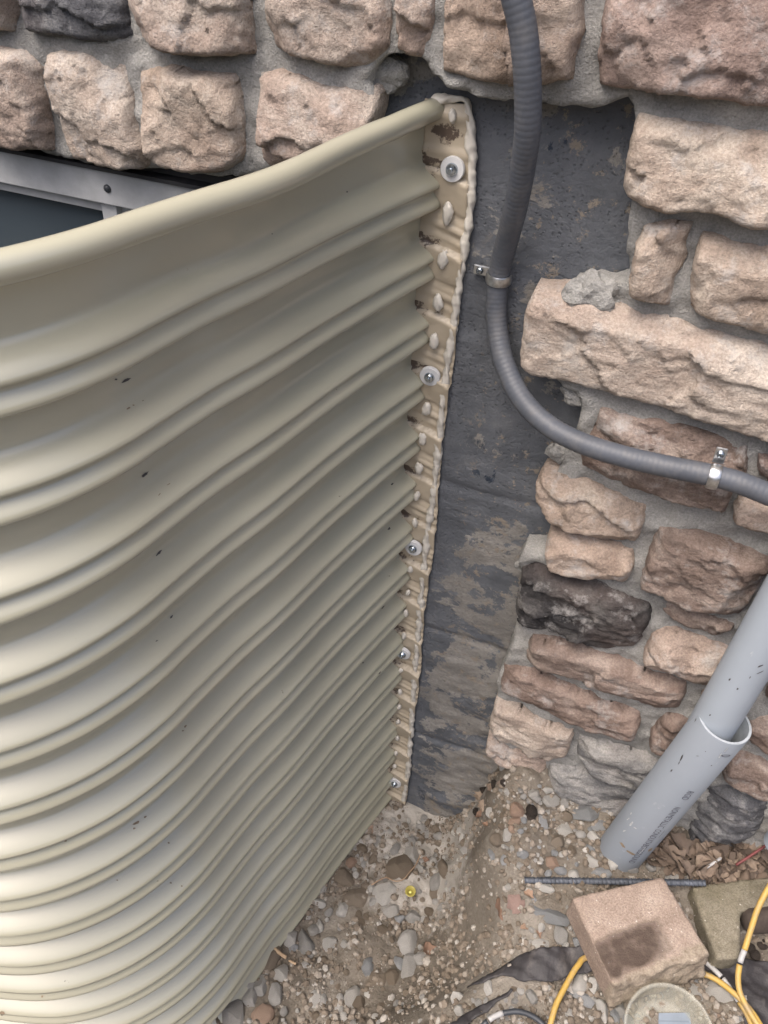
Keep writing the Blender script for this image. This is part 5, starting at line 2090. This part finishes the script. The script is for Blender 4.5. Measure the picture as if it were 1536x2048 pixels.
HEAP = [(1310, 1655), (1345, 1690), (1430, 1712), (1500, 1690), (1560, 1660), (1570, 1752), (1400, 1762), (1330, 1745), (1290, 1722), (1290, 1690)]
rl = random.Random(41)
k = 0
while k < 90:
    px, py = rl.uniform(1285, 1570), rl.uniform(1650, 1765)
    if not in_poly(HEAP, px, py):
        continue
    leaf(px, py, rl.uniform(34, 64), 'leaf', 'curled dry brown leaf in the heap ' + ('beside the pipe sleeve' if px < 1345 else 'around the red stem' if px > 1470 else 'under the dark slate stone' if py < 1715 else 'along the edge of the olive paver'), 'dry leaves heaped at the foot of the wall', 500 + k, lift=.002 + .016 * rl.random(), tilt=.9)
    k += 1
for k, (px, py, s, mat, lab) in enumerate([
    (1000, 1822, 44, 'leaf_orange', 'orange dry leaf with a dark hollow pressed into the clay bank'),
    (1030, 1812, 44, 'leaf_red', 'dull red leaf lying right of the orange leaf on the bank'),
    (1056, 1793, 24, 'leaf_orange', 'small orange leaf scrap above the red leaf'),
    (1048, 1858, 20, 'leaf_orange', 'tiny bright orange leaf scrap below the red leaf'),
    (855, 1905, 34, 'leaf_orange', 'tattered orange brown leaf at the foot of the bank'),
    (1075, 1872, 18, 'leaf_orange', 'little orange leaf bit beside the mottled grey stone'),
    (960, 1635, 26, 'leaf_orange', 'rust brown leaf caught at the bank top by the foundation'),
    (972, 1655, 20, 'leaf_orange', 'small rust leaf below the one at the foundation'),
    (958, 1598, 30, 'leaf', 'dark crumpled leaf at the foundation corner'),
    (983, 1582, 30, 'leaf', 'dark crumpled leaf under the lowest pale stone'),
    (1004, 1572, 28, 'leaf', 'dark leaf tucked beneath the stones right of the corner'),
    (965, 1615, 26, 'leaf', 'dark leaf on the bank between the rust leaves'),
    (850, 1722, 18, 'leaf_orange', 'orange leaf crumb above the end of the thin root'),
    (1296, 1706, 52, 'leaf_orange', 'broad copper leaf leaning at the pipe sleeve foot'),
]):
    leaf(px, py, s, mat, lab, 'single fallen leaves', 700 + k * 5, tilt=.5)
# dark debris by the foundation corner
for k, (px, py) in enumerate([(968, 1580), (990, 1570), (1010, 1566), (955, 1625), (1060, 1632), (1500, 1895), (1525, 1890), (1510, 1910), (1530, 1875)]):
    rock(px, py, 22, 18, 'rk_dark', k * 40, 'black crumb of mulch ' + ('by the foundation corner' if px < 1100 else 'in the dark gap under the log'), 'black mulch crumbs', me=RMS[k % 10], seed=k, name='mulch_crumb')
# brown mulch under the log
# sticks, stem, root
cord([(548, 1901), (560, 1911), (575, 1922)], .0025, M['stick'], 'stick', 'pale peeled stick lying by the well edge', 'stick', .006)
cord([(578, 1924), (592, 1931)], .0016, M['stick'], 'stick', 'thin brown twig tip below the pale stick', 'stick', .004)
cord([(742, 1778), (758, 1768), (772, 1763), (790, 1770), (806, 1766), (818, 1752), (830, 1738), (840, 1716)], .0009, M['root'], 'root', 'thin curly root fibre across the big brown stone', 'root', .012)
cord([(1472, 1730, .272), (1500, 1712, .283), (1536, 1688, .296), (1590, 1650, .31)], .0017, M['redstem'], 'stem', 'red plant stem sticking out over the leaf heap', 'stem')
cord([(1408, 1738, .266), (1424, 1728, .270), (1442, 1716, .274)], .0018, M['greycord'], 'twig', 'grey twig lying across the dry leaves', 'twig')
# yellow plastic cap
p = on_ground(820, 1789)
cap = thing('plastic_plug', 'little transparent yellow plastic cap on the pebbles', 'cap')
n_ = (Vector(CAM) - p).normalized() * .6 + Vector((0, 0, .6))
mb = MB()
mb.lathe([(.0028, -.003), (.0036, .001), (.0060, .0036), (.0080, .0050), (.0083, .0058), (.0080, .0062), (.0056, .0050), (.0032, .0016)], p + Vector((0, 0, .008)), n_, 28)
mb.build('flange_ring', M['capyellow'], cap)
mb = MB()
mb.lathe([(0, .0020), (.0013, .0022), (.0022, .0014), (.0026, 0)], p + Vector((0, 0, .008)), n_, 20)
mb.build('centre', simple('yellow_plastic_core', (.55, .52, .14), .2, var=.1), cap)

# clear plastic tub with a label in it
tc = atz(1338, 2066, .268)
ax = (Vector(CAM) - tc).normalized()
ax = (ax * .75 + Vector((.05, -.05, .5))).normalized()
tub = thing('plastic_tub', 'clear plastic tub with a pale blue label lying in the white rubble at the bottom', 'plastic tub')
mb = MB()
R0 = .047
mb.lathe([(0, -.040), (R0 * .70, -.040), (R0 * .78, -.036), (R0 * .95, -.004), (R0 * .97, 0), (R0 * 1.03, .0005), (R0 * 1.04, .0025), (R0 * 1.0, .0035), (R0 * .96, .002), (R0 * .935, -.004), (R0 * .77, -.0345), (R0 * .69, -.0385), (0, -.0385)], tc, ax, 56)
mb.build('tub', M['cup'], tub)
e_r = (Vector(ROT[:, 0]) - ax * ax.dot(Vector(ROT[:, 0]))).normalized()
e_u = ax.cross(e_r).normalized()
lc = tc + ax * -.036 + e_r * .012 + e_u * .006
mb = MB()
q = lambda u_, v_, h=0: lc + e_r * u_ + e_u * v_ + ax * h
mb.add([q(-.022, -.022), q(.018, -.022), q(.021, .016), q(-.014, .016)], [(0, 1, 2, 3)])
lb = mb.build('label', M['label'], tub, smooth=False)
mb = MB()
for k, v0 in enumerate((.009, .002, -.005, -.012)):
    mb.add([q(-.016 - k * .001, v0, .0004), q(.018 - k * .0006, v0 - .001, .0004), q(.018 - k * .0006, v0 - .0028, .0004), q(-.016 - k * .001, v0 - .0016, .0004)], [(0, 1, 2, 3)])
mb.build('label_line', M['labelink'], lb, smooth=False)

# ------------------------------------------------------------------ render defaults
S.render.engine = 'CYCLES'
S.render.resolution_x, S.render.resolution_y = 768, 1024
